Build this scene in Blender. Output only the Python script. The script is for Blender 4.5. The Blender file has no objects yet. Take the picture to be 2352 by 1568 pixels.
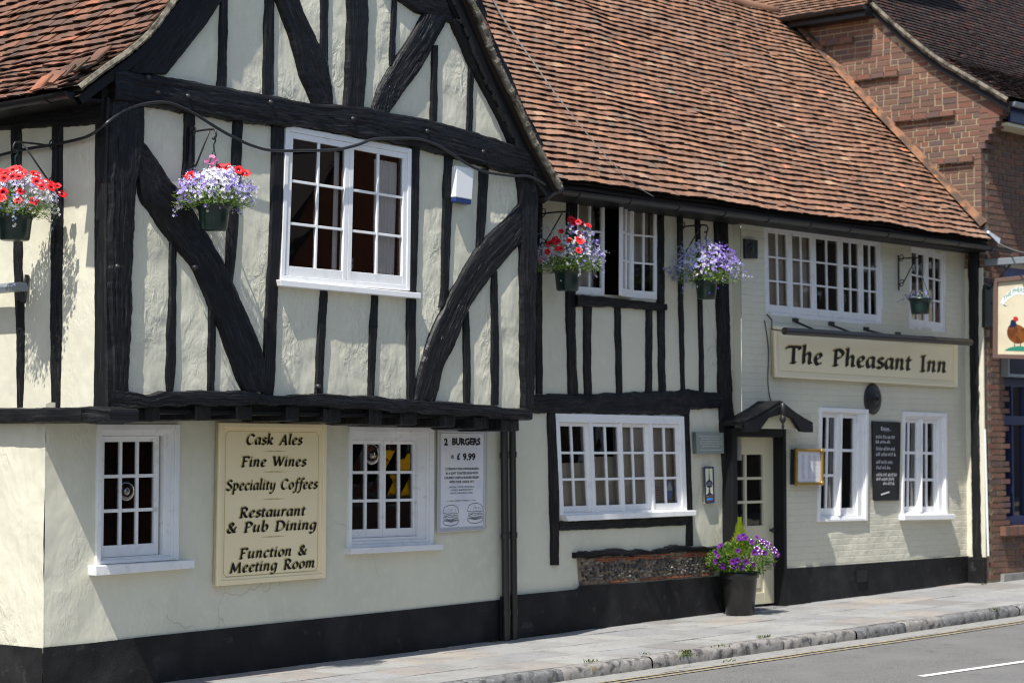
import bpy, math, random
import numpy as np
from mathutils import Vector, Matrix, noise
random.seed(7)
S = bpy.context.scene
COL = S.collection
D2R = math.radians
# ------------------------------------------------------------------ camera
FPX, CX, CY = 5083.0, 1176.0, 784.0            # focal length and centre for a 2352 px wide frame
PITCH = math.atan2(256.0, FPX)
_n = math.hypot(.747, .665)
FH = (.747 / _n, .665 / _n)
RT = Vector((FH[1], -FH[0], 0))
FW = Vector((FH[0] * math.cos(PITCH), FH[1] * math.cos(PITCH), math.sin(PITCH)))
UP = RT.cross(FW)
CAM = Vector((-11.27, -15.27, 2.035))
cd = bpy.data.cameras.new('camera')
cam = bpy.data.objects.new('camera', cd); COL.objects.link(cam)
cam.location = CAM
cam.rotation_euler = FW.to_track_quat('-Z', 'Y').to_euler()
cd.sensor_width = 36.0
cd.lens = 36.0 * FPX / 2352.0
cd.clip_end = 1000
cd.dof.use_dof = True
cd.dof.focus_distance = 19.2
cd.dof.aperture_fstop = 2.2
S.camera = cam
# ------------------------------------------------------------------ world, sun, exposure
SUN = Vector((.565, .185, -1.0)).normalized()     # direction the light travels
W = bpy.data.worlds.new('World'); S.world = W; W.use_nodes = True
wn = W.node_tree
sky = wn.nodes.new('ShaderNodeTexSky'); sky.sky_type = 'NISHITA'; sky.sun_disc = False
sky.sun_elevation = math.asin(-SUN.z)
sky.sun_rotation = math.atan2(-SUN.x, -SUN.y)
bg = wn.nodes['Background']; bg.inputs['Strength'].default_value = .122
wn.links.new(sky.outputs[0], bg.inputs['Color'])
sd = bpy.data.lights.new('sun', 'SUN'); sd.energy = 4.45; sd.angle = D2R(.5); sd.color = (1, .955, .88)
so = bpy.data.objects.new('sun', sd); COL.objects.link(so)
so.rotation_euler = SUN.to_track_quat('-Z', 'Y').to_euler()
S.view_settings.view_transform = 'Standard'; S.view_settings.look = 'None'
S.view_settings.exposure = .62; S.view_settings.gamma = 1
S.cycles.max_bounces = 8; S.cycles.transparent_max_bounces = 12
S.cycles.use_denoising = True; S.cycles.filter_width = 1.15

# ------------------------------------------------------------------ photo pixel -> point on a real plane
def ray(x, y):
    return RT * (x - CX) + UP * (CY - y) + FW * FPX
def PY(x, y, v=0.0):                             # point on the plane Y = v
    d = ray(x, y); return CAM + d * ((v - CAM.y) / d.y)
def PX(x, y, v=0.0):                             # point on the plane X = v
    d = ray(x, y); return CAM + d * ((v - CAM.x) / d.x)
SL = .021
def gz(x): return SL * x                         # pavement rises gently along the street
def PG(x, y, dz=0.0):                            # point on the sloping street
    d = ray(x, y); t = (SL * CAM.x + dz - CAM.z) / (d.z - SL * d.x); return CAM + d * t
def N3(p, s): return noise.noise(Vector(p) * s)

# ------------------------------------------------------------------ materials
def mat(name, col, rough=.6, spec=.5, metal=0, bump=None, var=None, coat=0):
    """bump: list of (scale, strength, distance); var: (scale, other colour, low, high)"""
    m = bpy.data.materials.new(name); m.use_nodes = True
    t = m.node_tree; b = t.nodes['Principled BSDF']
    b.inputs['Base Color'].default_value = (*col, 1)
    b.inputs['Roughness'].default_value = rough
    b.inputs['Specular IOR Level'].default_value = spec
    b.inputs['Metallic'].default_value = metal
    b.inputs['Coat Weight'].default_value = coat
    g = t.nodes.new('ShaderNodeNewGeometry')
    if var:
        cur = None
        for sc, oc, lo, hi in (var if isinstance(var, list) else [var]):
            n = t.nodes.new('ShaderNodeTexNoise'); n.inputs['Scale'].default_value = sc; n.inputs['Detail'].default_value = 6
            t.links.new(g.outputs['Position'], n.inputs['Vector'])
            r = t.nodes.new('ShaderNodeMapRange'); r.inputs[1].default_value = lo; r.inputs[2].default_value = hi
            t.links.new(n.outputs[0], r.inputs[0])
            mx = t.nodes.new('ShaderNodeMix'); mx.data_type = 'RGBA'
            if cur is None: mx.inputs[6].default_value = (*col, 1)
            else: t.links.new(cur, mx.inputs[6])
            mx.inputs[7].default_value = (*oc, 1)
            t.links.new(r.outputs[0], mx.inputs[0]); cur = mx.outputs[2]
        t.links.new(cur, b.inputs['Base Color'])
    prev = None
    for sc, st, di in (bump or []):
        n = t.nodes.new('ShaderNodeTexNoise'); n.inputs['Scale'].default_value = sc; n.inputs['Detail'].default_value = 5
        t.links.new(g.outputs['Position'], n.inputs['Vector'])
        bp = t.nodes.new('ShaderNodeBump'); bp.inputs['Strength'].default_value = st; bp.inputs['Distance'].default_value = di
        t.links.new(n.outputs[0], bp.inputs['Height'])
        if prev: t.links.new(prev, bp.inputs['Normal'])
        prev = bp.outputs[0]
    if prev: t.links.new(prev, b.inputs['Normal'])
    return m

def island_mat(name, stops, rough=.8, speck=None, bump=None, noise_mix=None, trans=0):
    """one colour per loose island (tile, brick, slab, petal), from a ramp"""
    m = mat(name, stops[0][1], rough, .3, bump=bump)
    t = m.node_tree; b = t.nodes['Principled BSDF']
    g = t.nodes.new('ShaderNodeNewGeometry'); r = t.nodes.new('ShaderNodeValToRGB')
    r.color_ramp.interpolation = 'CONSTANT'
    e = r.color_ramp.elements
    while len(e) < len(stops): e.new(.5)
    for k, (p, c) in enumerate(stops): e[k].position = p; e[k].color = (*c, 1)
    t.links.new(g.outputs['Random Per Island'], r.inputs[0]); cur = r.outputs[0]
    for sc, oc, lo, hi in (noise_mix or []):
        n = t.nodes.new('ShaderNodeTexNoise'); n.inputs['Scale'].default_value = sc; n.inputs['Detail'].default_value = 5
        t.links.new(g.outputs['Position'], n.inputs['Vector'])
        q = t.nodes.new('ShaderNodeMapRange'); q.inputs[1].default_value = lo; q.inputs[2].default_value = hi
        t.links.new(n.outputs[0], q.inputs[0])
        mx = t.nodes.new('ShaderNodeMix'); mx.data_type = 'RGBA'
        t.links.new(cur, mx.inputs[6]); mx.inputs[7].default_value = (*oc, 1)
        t.links.new(q.outputs[0], mx.inputs[0]); cur = mx.outputs[2]
    t.links.new(cur, b.inputs['Base Color'])
    if trans:
        tr = t.nodes.new('ShaderNodeBsdfTranslucent'); t.links.new(cur, tr.inputs['Color'])
        ms = t.nodes.new('ShaderNodeMixShader'); ms.inputs[0].default_value = trans
        o = t.nodes['Material Output']
        t.links.new(b.outputs[0], ms.inputs[1]); t.links.new(tr.outputs[0], ms.inputs[2]); t.links.new(ms.outputs[0], o.inputs[0])
    return m

def timber_mat(name, col, strength=.7, rough=.42):
    """tarred oak: long fine grain, checks, worn greyish patches"""
    m = mat(name, col, rough, .22); t = m.node_tree; b = t.nodes['Principled BSDF']; L = t.links.new
    uv = t.nodes.new('ShaderNodeUVMap'); prev = None
    def nz(sx, sy, de, di):
        mp = t.nodes.new('ShaderNodeMapping'); mp.inputs['Scale'].default_value = (sx, sy, 1); L(uv.outputs[0], mp.inputs[0])
        n = t.nodes.new('ShaderNodeTexNoise'); n.inputs['Scale'].default_value = 1; n.inputs['Detail'].default_value = de; n.inputs['Distortion'].default_value = di
        L(mp.outputs[0], n.inputs['Vector']); return n.outputs[0]
    for sx, sy, st, di, de in ((150, 3.5, strength, .007, 4), (45, 1.6, strength * .7, .012, 3), (12, 9, strength * .5, .012, 3)):
        bp = t.nodes.new('ShaderNodeBump'); bp.inputs['Strength'].default_value = st; bp.inputs['Distance'].default_value = di
        L(nz(sx, sy, de, .3), bp.inputs['Height'])
        if prev: L(prev, bp.inputs['Normal'])
        prev = bp.outputs[0]
    L(prev, b.inputs['Normal'])
    r = t.nodes.new('ShaderNodeMapRange'); r.inputs[1].default_value = .56; r.inputs[2].default_value = .78; L(nz(40, 2.5, 5, .2), r.inputs[0])
    mx = t.nodes.new('ShaderNodeMix'); mx.data_type = 'RGBA'; mx.inputs[6].default_value = (*col, 1); mx.inputs[7].default_value = (.036, .036, .037, 1); L(r.outputs[0], mx.inputs[0]); L(mx.outputs[2], b.inputs['Base Color'])
    r2 = t.nodes.new('ShaderNodeMapRange'); r2.inputs[1].default_value = .35; r2.inputs[2].default_value = .65; r2.inputs[3].default_value = rough - .1; r2.inputs[4].default_value = rough + .3; L(nz(9, 3, 3, 0), r2.inputs[0]); L(r2.outputs[0], b.inputs['Roughness'])
    return m

def glass_mat(name, k=2.0, tint=(1, 1, 1)):
    m = bpy.data.materials.new(name); m.use_nodes = True; t = m.node_tree
    t.nodes.remove(t.nodes['Principled BSDF'])
    tr = t.nodes.new('ShaderNodeBsdfTransparent'); tr.inputs[0].default_value = (*tint, 1)
    gl = t.nodes.new('ShaderNodeBsdfGlossy'); gl.inputs['Roughness'].default_value = .01
    fr = t.nodes.new('ShaderNodeFresnel'); fr.inputs[0].default_value = 1.5
    g = t.nodes.new('ShaderNodeNewGeometry')
    n = t.nodes.new('ShaderNodeTexNoise'); n.inputs['Scale'].default_value = 2.2
    t.links.new(g.outputs['Position'], n.inputs['Vector'])
    bp = t.nodes.new('ShaderNodeBump'); bp.inputs['Strength'].default_value = .10; bp.inputs['Distance'].default_value = .01
    t.links.new(n.outputs[0], bp.inputs['Height']); t.links.new(bp.outputs[0], gl.inputs['Normal'])
    mu = t.nodes.new('ShaderNodeMath'); mu.operation = 'MULTIPLY'; mu.inputs[1].default_value = k
    ms = t.nodes.new('ShaderNodeMixShader')
    t.links.new(fr.outputs[0], mu.inputs[0]); t.links.new(mu.outputs[0], ms.inputs[0])
    t.links.new(tr.outputs[0], ms.inputs[1]); t.links.new(gl.outputs[0], ms.inputs[2])
    t.links.new(ms.outputs[0], t.nodes['Material Output'].inputs[0])
    return m

def painted_brick_mat(name, col):
    m = mat(name, col, .6, .4, bump=[(6, .5, .03), (60, .25, .004)], var=(1.3, tuple(c * .9 for c in col), .45, .7))
    t = m.node_tree; b = t.nodes['Principled BSDF']
    uv = t.nodes.new('ShaderNodeUVMap'); br = t.nodes.new('ShaderNodeTexBrick')
    nz = t.nodes.new('ShaderNodeTexNoise'); nz.inputs['Scale'].default_value = 7
    t.links.new(uv.outputs[0], nz.inputs['Vector'])
    ad = t.nodes.new('ShaderNodeMix'); ad.data_type = 'RGBA'; ad.inputs[0].default_value = .018
    t.links.new(uv.outputs[0], ad.inputs[6]); t.links.new(nz.outputs['Color'], ad.inputs[7])
    t.links.new(ad.outputs[2], br.inputs['Vector'])
    br.inputs['Scale'].default_value = 1; br.inputs['Brick Width'].default_value = .225; br.inputs['Row Height'].default_value = .075
    br.inputs['Mortar Size'].default_value = .007; br.inputs['Mortar Smooth'].default_value = .9
    bp = t.nodes.new('ShaderNodeBump'); bp.invert = True; bp.inputs['Strength'].default_value = .55; bp.inputs['Distance'].default_value = .008
    t.links.new(br.outputs['Fac'], bp.inputs['Height'])
    src = b.inputs['Normal'].links[0].from_socket
    t.links.new(src, bp.inputs['Normal']); t.links.new(bp.outputs[0], b.inputs['Normal'])
    return m

CREAM = (.635, .612, .492)
M = {}
def plaster_mat(name, col, amp, fine, crack=0):
    """old lime render: slow undulation, patches of trowel marks, hairline cracks"""
    m = mat(name, col, .55, .35, var=[(1.2, tuple(c * .90 for c in col), .45, .75), (5, tuple(c * .80 for c in col), .62, .90), (9, tuple(min(1, c * 1.06) for c in col), .5, .8)])
    t = m.node_tree; b = t.nodes['Principled BSDF']; L = t.links.new
    g = t.nodes.new('ShaderNodeNewGeometry'); mp = t.nodes.new('ShaderNodeMapping'); mp.inputs['Scale'].default_value = (1, 1, .62); L(g.outputs['Position'], mp.inputs[0])
    def nz(sc, de, di=0):
        n = t.nodes.new('ShaderNodeTexNoise'); n.inputs['Scale'].default_value = sc; n.inputs['Detail'].default_value = de; n.inputs['Distortion'].default_value = di
        L(mp.outputs[0], n.inputs['Vector']); return n.outputs[0]
    def mth(op, x, y):
        n = t.nodes.new('ShaderNodeMath'); n.operation = op
        for i, v in enumerate((x, y)):
            if isinstance(v, (int, float)): n.inputs[i].default_value = v
            else: L(v, n.inputs[i])
        return n.outputs[0]
    mask = t.nodes.new('ShaderNodeMapRange'); mask.inputs[1].default_value = .46; mask.inputs[2].default_value = .62; L(nz(1.7, 2), mask.inputs[0])
    h = mth('ADD', mth('MULTIPLY', nz(2.6, 3, .4), .05 * amp), mth('MULTIPLY', mth('MULTIPLY', nz(13, 5, 1.2), mask.outputs[0]), .022 * fine))
    h = mth('ADD', h, mth('MULTIPLY', nz(48, 3, .5), .0016 * fine))
    if crack:
        v = t.nodes.new('ShaderNodeTexVoronoi'); v.feature = 'DISTANCE_TO_EDGE'; v.inputs['Scale'].default_value = 1.5
        wv = t.nodes.new('ShaderNodeVectorMath'); wv.operation = 'ADD'; n2 = t.nodes.new('ShaderNodeTexNoise'); n2.inputs['Scale'].default_value = 4; L(mp.outputs[0], n2.inputs['Vector'])
        sc2 = t.nodes.new('ShaderNodeVectorMath'); sc2.operation = 'SCALE'; sc2.inputs['Scale'].default_value = .35; L(n2.outputs['Color'], sc2.inputs[0])
        L(mp.outputs[0], wv.inputs[0]); L(sc2.outputs[0], wv.inputs[1]); L(wv.outputs[0], v.inputs['Vector'])
        cr = mth('MULTIPLY', mth('LESS_THAN', v.outputs['Distance'], .006), mth('GREATER_THAN', nz(.9, 2), .585))
        h = mth('SUBTRACT', h, mth('MULTIPLY', cr, .004))
        mx = t.nodes.new('ShaderNodeMix'); mx.data_type = 'RGBA'; src = b.inputs['Base Color'].links[0].from_socket
        L(mth('MULTIPLY', cr, .22), mx.inputs[0]); L(src, mx.inputs[6]); mx.inputs[7].default_value = (.16, .15, .12, 1); L(mx.outputs[2], b.inputs['Base Color'])
    bp = t.nodes.new('ShaderNodeBump'); bp.inputs['Strength'].default_value = .8; bp.inputs['Distance'].default_value = 1.0
    L(h, bp.inputs['Height']); L(bp.outputs[0], b.inputs['Normal'])
    return m
M['plaster'] = plaster_mat('cream_plaster', CREAM, 1.0, 1.0)
M['plaster_smooth'] = plaster_mat('smooth_cream_render', CREAM, .55, .5, 1)
M['brickpaint'] = painted_brick_mat('cream_painted_brick', CREAM)
M['plinth'] = mat('black_plinth_paint', (.010, .010, .011), .6, .2, bump=[(5, .5, .03), (40, .4, .006)], var=[(2.5, (.028, .028, .029), .45, .8), (30, (.10, .10, .10), .72, .8), (7, (.05, .05, .05), .62, .8)])
M['timber'] = timber_mat('black_tarred_oak', (.007, .0072, .0085), 1.0, .36)
M['timber_flat'] = timber_mat('black_painted_board', (.009, .0092, .0105), .45)
M['white'] = mat('white_gloss_paint', (.82, .82, .82), .32, .5, bump=[(18, .2, .004)], var=[(9, (.68, .68, .70), .55, .8), (30, (.55, .54, .52), .66, .8)])
M['oldwhite'] = mat('worn_white_paint', (.76, .76, .75), .45, .5, bump=[(25, .4, .005)], var=[(14, (.55, .53, .50), .58, .75), (3, (.68, .68, .70), .4, .7)])
M['glass'] = glass_mat('window_glass', 2.3)
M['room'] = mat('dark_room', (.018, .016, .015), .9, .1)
M['reflection_sheet'] = mat('beige_reflection_sheet', (.58, .52, .43), .9, .1, var=(3, (.55, .45, .34), .4, .7))  # beige sheet painting a sunlit cream wall mirrored in the panes
M['curtain'] = mat('pale_curtain', (.78, .74, .72), .9, .1)
M['black'] = mat('black_plastic', (.010, .010, .011), .38, .5, bump=[(8, .1, .004)])
M['iron'] = mat('black_iron', (.012, .012, .013), .45, .5, bump=[(60, .3, .002)])
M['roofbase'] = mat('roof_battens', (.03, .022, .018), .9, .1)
TILE = [(0, (0.247, 0.128, 0.078)), (0.2, (0.217, 0.113, 0.071)), (0.38, (0.283, 0.146, 0.087)), (0.54, (0.234, 0.119, 0.073)), (0.68, (0.323, 0.172, 0.101)), (0.79, (0.195, 0.112, 0.073)), (0.88, (0.261, 0.134, 0.083)), (0.94, (0.165, 0.116, 0.086)), (0.965, (0.38, 0.242, 0.146)), (0.987, (0.544, 0.21, 0.118)), (0.993, (0.247, 0.203, 0.146))]
M['tile'] = island_mat('clay_tiles', TILE, .82, bump=[(35, .5, .004)],
                       noise_mix=[(1.1, (.30, .19, .135), .5, .8), (2.6, (.14, .088, .064), .50, .85), (60, (.04, .033, .026), .58, .76), (38, (.46, .42, .36), .66, .74), (7, (.07, .066, .035), .66, .80)])
M['tile2'] = island_mat('old_clay_tiles', [(0, (.165, .080, .052)), (.25, (.195, .092, .058)), (.5, (.135, .068, .047)), (.68, (.22, .10, .062)), (.85, (.11, .066, .05)), (.96, (.32, .12, .065))],
                        .82, bump=[(35, .5, .004)], noise_mix=[(3, (.07, .045, .028), .45, .75), (50, (.03, .025, .02), .6, .75)])
M['tile3'] = island_mat('dark_machine_tiles', [(0, (.040, .024, .022)), (.3, (.052, .032, .028)), (.55, (.036, .026, .026)), (.75, (.075, .032, .026)), (.9, (.06, .045, .038))],
                        .8, bump=[(35, .4, .004)], noise_mix=[(40, (.02, .016, .015), .6, .75)])
M['tileedge'] = mat('soot_and_shadow_tile_edges', (.045, .032, .027), .9, .1)  # front edges painted dark for the row shadow lines, as well as soot
M['brick'] = island_mat('brown_bricks', [(0, (.17, .095, .068)), (.15, (.14, .078, .060)), (.3, (.20, .105, .070)), (.45, (.12, .082, .072)), (.58, (.19, .095, .066)),
                        (.68, (.18, .11, .078)), (.8, (.105, .078, .074)), (.9, (.20, .085, .058))], .85, bump=[(45, .6, .005)], noise_mix=[(2.0, (.15, .088, .066), .30, .85), (30, (.06, .04, .035), .6, .8)])
M['mortar'] = mat('yellow_mortar', (.40, .33, .22), .95, .1, bump=[(60, .4, .004)], var=(4, (.31, .255, .175), .4, .7))
M['verge'] = mat('lime_mortar_verge', (.20, .18, .14), .95, .1, bump=[(25, .9, .02)], var=[(9, (.06, .055, .045), .45, .62), (4, (.16, .15, .07), .6, .8)])
M['fillet'] = mat('orange_cement_fillet', (.25, .13, .075), .9, .2, bump=[(14, .8, .02)], var=[(6, (.09, .06, .045), .42, .60), (11, (.42, .16, .06), .58, .7), (22, (.55, .5, .42), .70, .74)])
M['signcream'] = mat('cream_sign_paint', (.86, .735, .47), .28, .5, var=(2, (.82, .69, .43), .4, .7))
M['signcream2'] = mat('pale_cream_sign_paint', (.84, .75, .53), .25, .5)
M['ink'] = mat('black_sign_lettering', (.008, .008, .008), .35, .4)
M['gold'] = mat('olive_gold_paint', (.50, .40, .15), .5, .4)
M['gilt'] = mat('gilt_frame', (.40, .24, .045), .38, .5, metal=.55, bump=[(45, .7, .008)])
M['paper'] = mat('white_paper', (.76, .76, .78), .22, .5, coat=.4, var=(6, (.66, .67, .76), .4, .7))
M['alu'] = mat('aluminium', (.60, .62, .66), .35, .5, metal=.6)
M['greyink'] = mat('grey_print', (.09, .09, .10), .5, .3)
M['faint'] = mat('faint_print', (.42, .42, .48), .5, .3)
M['slate'] = mat('green_grey_slate', (.23, .27, .25), .6, .4, bump=[(20, .2, .003)])
M['slateink'] = mat('pale_engraving', (.52, .54, .50), .7, .2)
M['navy'] = mat('navy_enamel', (.018, .018, .07), .3, .5)
M['skyblue'] = mat('blue_enamel', (.04, .28, .75), .3, .5)
M['ivory'] = mat('ivory_enamel', (.72, .74, .55), .3, .5)
M['copper'] = mat('brown_enamel', (.14, .065, .03), .35, .5)
M['chalk'] = mat('chalk', (.78, .78, .80), .9, .1)
M['board'] = mat('blackboard', (.012, .012, .013), .6, .3, var=(5, (.022, .022, .024), .4, .7))
M['doorcream'] = mat('cream_door_paint', (.64, .59, .42), .35, .5)
M['blueplastic'] = mat('blue_plastic', (.02, .045, .16), .35, .5)
M['whiteplastic'] = mat('white_plastic', (.78, .80, .80), .35, .5)
M['zinc'] = mat('grey_metal', (.30, .33, .36), .4, .5, metal=.4, bump=[(20, .2, .004)])
M['lead'] = mat('white_flashing', (.62, .66, .72), .5, .4, bump=[(20, .3, .01)])
M['signpanel'] = mat('weathered_sign_panel', (.66, .60, .44), .4, .4, var=(5, (.58, .52, .38), .4, .7))
M['brownframe'] = mat('brown_sign_frame', (.14, .09, .075), .5, .4)
M['potgreen'] = mat('dark_green_plastic', (.007, .024, .019), .3, .5, bump=[(10, .15, .004)])
M['potblack'] = mat('black_glazed_pot', (.012, .012, .012), .3, .5, bump=[(12, .2, .006)])
M['cable'] = mat('black_cable', (.02, .02, .021), .35, .5)
M['wire'] = mat('grey_wire', (.13, .13, .125), .5, .4)
M['stem'] = mat('plant_stems', (.10, .13, .035), .7, .3)
M['soil'] = mat('potting_soil', (.03, .02, .013), .95, .1)
M['leaf'] = island_mat('leaves', [(0, (.15, .27, .045)), (.3, (.10, .20, .035)), (.6, (.22, .35, .07)), (.82, (.30, .42, .11)), (.96, (.26, .20, .06))], .5, trans=.3)
M['leafdark'] = island_mat('dark_leaves', [(0, (.025, .06, .012)), (.4, (.035, .08, .018)), (.75, (.05, .10, .022))], .6, trans=.2)
M['leaflime'] = island_mat('lime_needles', [(0, (.38, .46, .03)), (.4, (.30, .42, .03)), (.75, (.46, .50, .05))], .6, trans=.3)
M['lobelia'] = island_mat('lilac_white_petals', [(0, (.72, .70, .80)), (.3, (.42, .36, .78)), (.55, (.24, .16, .62)), (.74, (.80, .80, .82)), (.88, (.12, .06, .42))], .6, trans=.25)
M['lobwhite'] = island_mat('white_lilac_petals', [(0, (.80, .80, .82)), (.45, (.66, .62, .80)), (.7, (.78, .76, .82)), (.88, (.42, .34, .72))], .6, trans=.25)
M['lobviolet'] = island_mat('violet_petals', [(0, (.40, .30, .74)), (.3, (.25, .13, .62)), (.6, (.52, .45, .80)), (.8, (.16, .06, .46))], .6, trans=.25)
M['lobblue'] = island_mat('blue_petals', [(0, (.34, .40, .82)), (.35, (.24, .28, .72)), (.6, (.62, .66, .88)), (.82, (.80, .80, .84))], .6, trans=.25)
M['red'] = island_mat('red_petals', [(0, (.62, .008, .012)), (.4, (.72, .015, .02)), (.75, (.52, .006, .012))], .45, trans=.25)
M['redthroat'] = mat('dark_red_throat', (.07, .002, .006), .6, .2)
M['pink'] = island_mat('pink_petals', [(0, (.80, .25, .50)), (.5, (.84, .36, .60))], .5, trans=.25)
M['purple'] = island_mat('purple_petals', [(0, (.16, .012, .30)), (.35, (.10, .008, .20)), (.7, (.24, .03, .42))], .5, trans=.2)
M['purplew'] = mat('white_petal_edge', (.78, .74, .82), .5, .3)
M['paving'] = island_mat('stone_flags', [(0, (.27, .27, .262)), (.22, (.30, .297, .283)), (.42, (.245, .246, .245)), (.62, (.275, .25, .23)), (.72, (.31, .28, .245)), (.8, (.27, .272, .275)), (.93, (.215, .20, .19))],
                         .85, bump=[(14, .4, .008), (90, .3, .003)], noise_mix=[(2.2, (.20, .198, .19), .46, .74), (11, (.17, .165, .155), .56, .78), (70, (.15, .145, .14), .58, .76), (16, (.36, .355, .34), .62, .8)])
M['joint'] = mat('paving_joints', (.16, .15, .13), .95, .1, bump=[(60, .5, .005)])
M['granite'] = island_mat('granite_kerb', [(0, (.185, .185, .18)), (.3, (.22, .217, .21)), (.55, (.155, .155, .155)), (.75, (.23, .215, .20))], .85, bump=[(9, .7, .02), (60, .5, .005)],
                          noise_mix=[(12, (.06, .06, .06), .48, .66), (6, (.26, .19, .07), .68, .78), (26, (.30, .30, .29), .58, .70)])
M['asphalt'] = mat('asphalt', (.125, .123, .119), .85, .3, bump=[(110, .9, .008), (30, .3, .006)], var=[(95, (.24, .235, .225), .48, .68), (45, (.065, .065, .065), .54, .70), (1.3, (.165, .162, .156), .4, .7), (5, (.09, .088, .085), .6, .8)])
M['gutterstone'] = mat('road_edge_grit', (.27, .265, .25), .9, .2, bump=[(50, .5, .006)], var=[(12, (.19, .185, .18), .5, .7), (90, (.14, .14, .14), .55, .7)])
M['yellow'] = mat('yellow_road_paint', (.42, .33, .16), .8, .2, var=[(22, (.17, .165, .15), .38, .60)])
M['whitepaint'] = mat('white_road_paint', (.62, .62, .61), .7, .3, var=[(40, (.35, .35, .35), .58, .72)])
M['earth'] = mat('distant_ground', (.13, .13, .12), .95, .1, var=(.3, (.10, .11, .07), .4, .6))
M['grass'] = island_mat('weeds', [(0, (.07, .10, .025)), (.5, (.10, .12, .035)), (.8, (.06, .08, .02))], .7, trans=.2)
M['moss'] = mat('moss', (.10, .12, .02), .95, .1)
M['flint'] = island_mat('flint', [(0, (.05, .05, .05)), (.3, (.09, .085, .08)), (.55, (.035, .035, .037)), (.75, (.15, .14, .12)), (.9, (.24, .22, .19))], .4, bump=[(30, .8, .01)])
M['flintmortar'] = mat('flint_mortar', (.28, .215, .15), .95, .1, bump=[(25, .8, .02)], var=(9, (.12, .09, .07), .42, .62))
M['redbrick'] = island_mat('red_bricks', [(0, (.28, .09, .045)), (.4, (.34, .12, .06)), (.7, (.22, .07, .04))], .9, bump=[(40, .6, .006)], noise_mix=[(25, (.08, .05, .04), .56, .75)])
M['bluepaint'] = mat('dark_blue_paint', (.010, .016, .085), .35, .5)
M['violet'] = mat('dark_violet_panel', (.008, .005, .035), .25, .5)
M['green'] = mat('sign_green', (.03, .22, .15), .5, .3)
M['bird'] = mat('bird_breast', (.12, .035, .012), .5, .3, var=(12, (.20, .07, .015), .45, .6))
M['birdneck'] = mat('bird_neck', (.012, .02, .07), .4, .4)
M['birdred'] = mat('bird_face', (.50, .03, .02), .5, .3)
M['creamwall'] = mat('cream_render', (.6, .52, .4), .8, .2)
M['bark'] = mat('bark', (.07, .05, .035), .95, .1)
M['yellowbin'] = mat('yellow_skip_paint', (.75, .40, .01), .4, .5)

# ------------------------------------------------------------------ mesh builder
class MB:
    def __init__(s): s.v = []; s.f = []; s.uv = None
    def face(s, pts):
        n = len(s.v); s.v += [tuple(p) for p in pts]; s.f.append(tuple(range(n, n + len(pts))))
    def hexa(s, c):                                   # c: 4 front (ccw) then 4 back
        n = len(s.v); s.v += [tuple(p) for p in c]
        for q in ((0, 1, 2, 3), (7, 6, 5, 4), (0, 4, 5, 1), (1, 5, 6, 2), (2, 6, 7, 3), (3, 7, 4, 0)):
            s.f.append(tuple(n + k for k in q))
    def box(s, a, b):
        x0, y0, z0 = a; x1, y1, z1 = b
        s.hexa([(x0, y0, z0), (x1, y0, z0), (x1, y0, z1), (x0, y0, z1), (x0, y1, z0), (x1, y1, z0), (x1, y1, z1), (x0, y1, z1)])
    def grid(s, rows, closed=False):
        n = len(s.v); w = len(rows[0])
        for r in rows: s.v += [tuple(p) for p in r]
        for i in range(len(rows) - 1):
            for j in range(w if closed else w - 1):
                k = (j + 1) % w
                s.f.append((n + i * w + j, n + i * w + k, n + (i + 1) * w + k, n + (i + 1) * w + j))
        return n
    def cap(s, n0, w): s.f.append(tuple(range(n0, n0 + w)))
    def tube(s, pts, r, n=8):
        pts = [Vector(p) for p in pts]; rows = []; prev = None
        for i, p in enumerate(pts):
            t = (pts[min(i + 1, len(pts) - 1)] - pts[max(i - 1, 0)]).normalized()
            a = prev - t * prev.dot(t) if prev is not None else t.orthogonal()
            if a.length < 1e-6: a = t.orthogonal()
            a.normalize(); prev = a; b = t.cross(a)
            rr = r[i] if isinstance(r, (list, tuple)) else r
            rows.append([p + (a * math.cos(2 * math.pi * k / n) + b * math.sin(2 * math.pi * k / n)) * rr for k in range(n)])
        n0 = s.grid(rows, True)
        s.cap(n0, n); s.cap(n0 + (len(rows) - 1) * n, n)
    def lathe(s, c, prof, axis=(0, 0, 1), n=32):      # prof: (radius, height)
        ax = Vector(axis).normalized(); a = ax.orthogonal().normalized(); b = ax.cross(a); c = Vector(c)
        s.grid([[c + ax * h + (a * math.cos(2 * math.pi * k / n) + b * math.sin(2 * math.pi * k / n)) * max(r, 1e-4) for k in range(n)] for r, h in prof], True)
    def build(s, name, m, parent=None, smooth=False, bevel=0, uv=None):
        me = bpy.data.meshes.new(name); me.from_pydata(s.v, [], s.f); me.update()
        if s.uv is not None:
            l = me.uv_layers.new(name='UVMap')
            idx = np.empty(len(me.loops), dtype=np.int32); me.loops.foreach_get('vertex_index', idx)
            l.data.foreach_set('uv', np.array(s.uv, dtype=np.float32)[idx].ravel())
        for k in (m if isinstance(m, list) else [m]): me.materials.append(k)
        if smooth: me.polygons.foreach_set('use_smooth', [True] * len(me.polygons))
        o = bpy.data.objects.new(name, me); COL.objects.link(o)
        if parent: o.parent = parent; o.matrix_parent_inverse = Matrix_inv(parent)
        if bevel:
            b = o.modifiers.new('bevel', 'BEVEL'); b.width = bevel; b.segments = 2; b.limit_method = 'ANGLE'
        return o
def Matrix_inv(p):                                    # parts are modelled in place; only a thing's Empty is moved
    return Matrix() if p.parent or p.type == 'MESH' else Matrix.Translation(-p.location)
def tag(o, label=None, cat=None, group=None, kind=None):
    if label: o['label'] = label
    if cat: o['category'] = cat
    if group: o['group'] = group
    if kind: o['kind'] = kind
    return o
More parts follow.
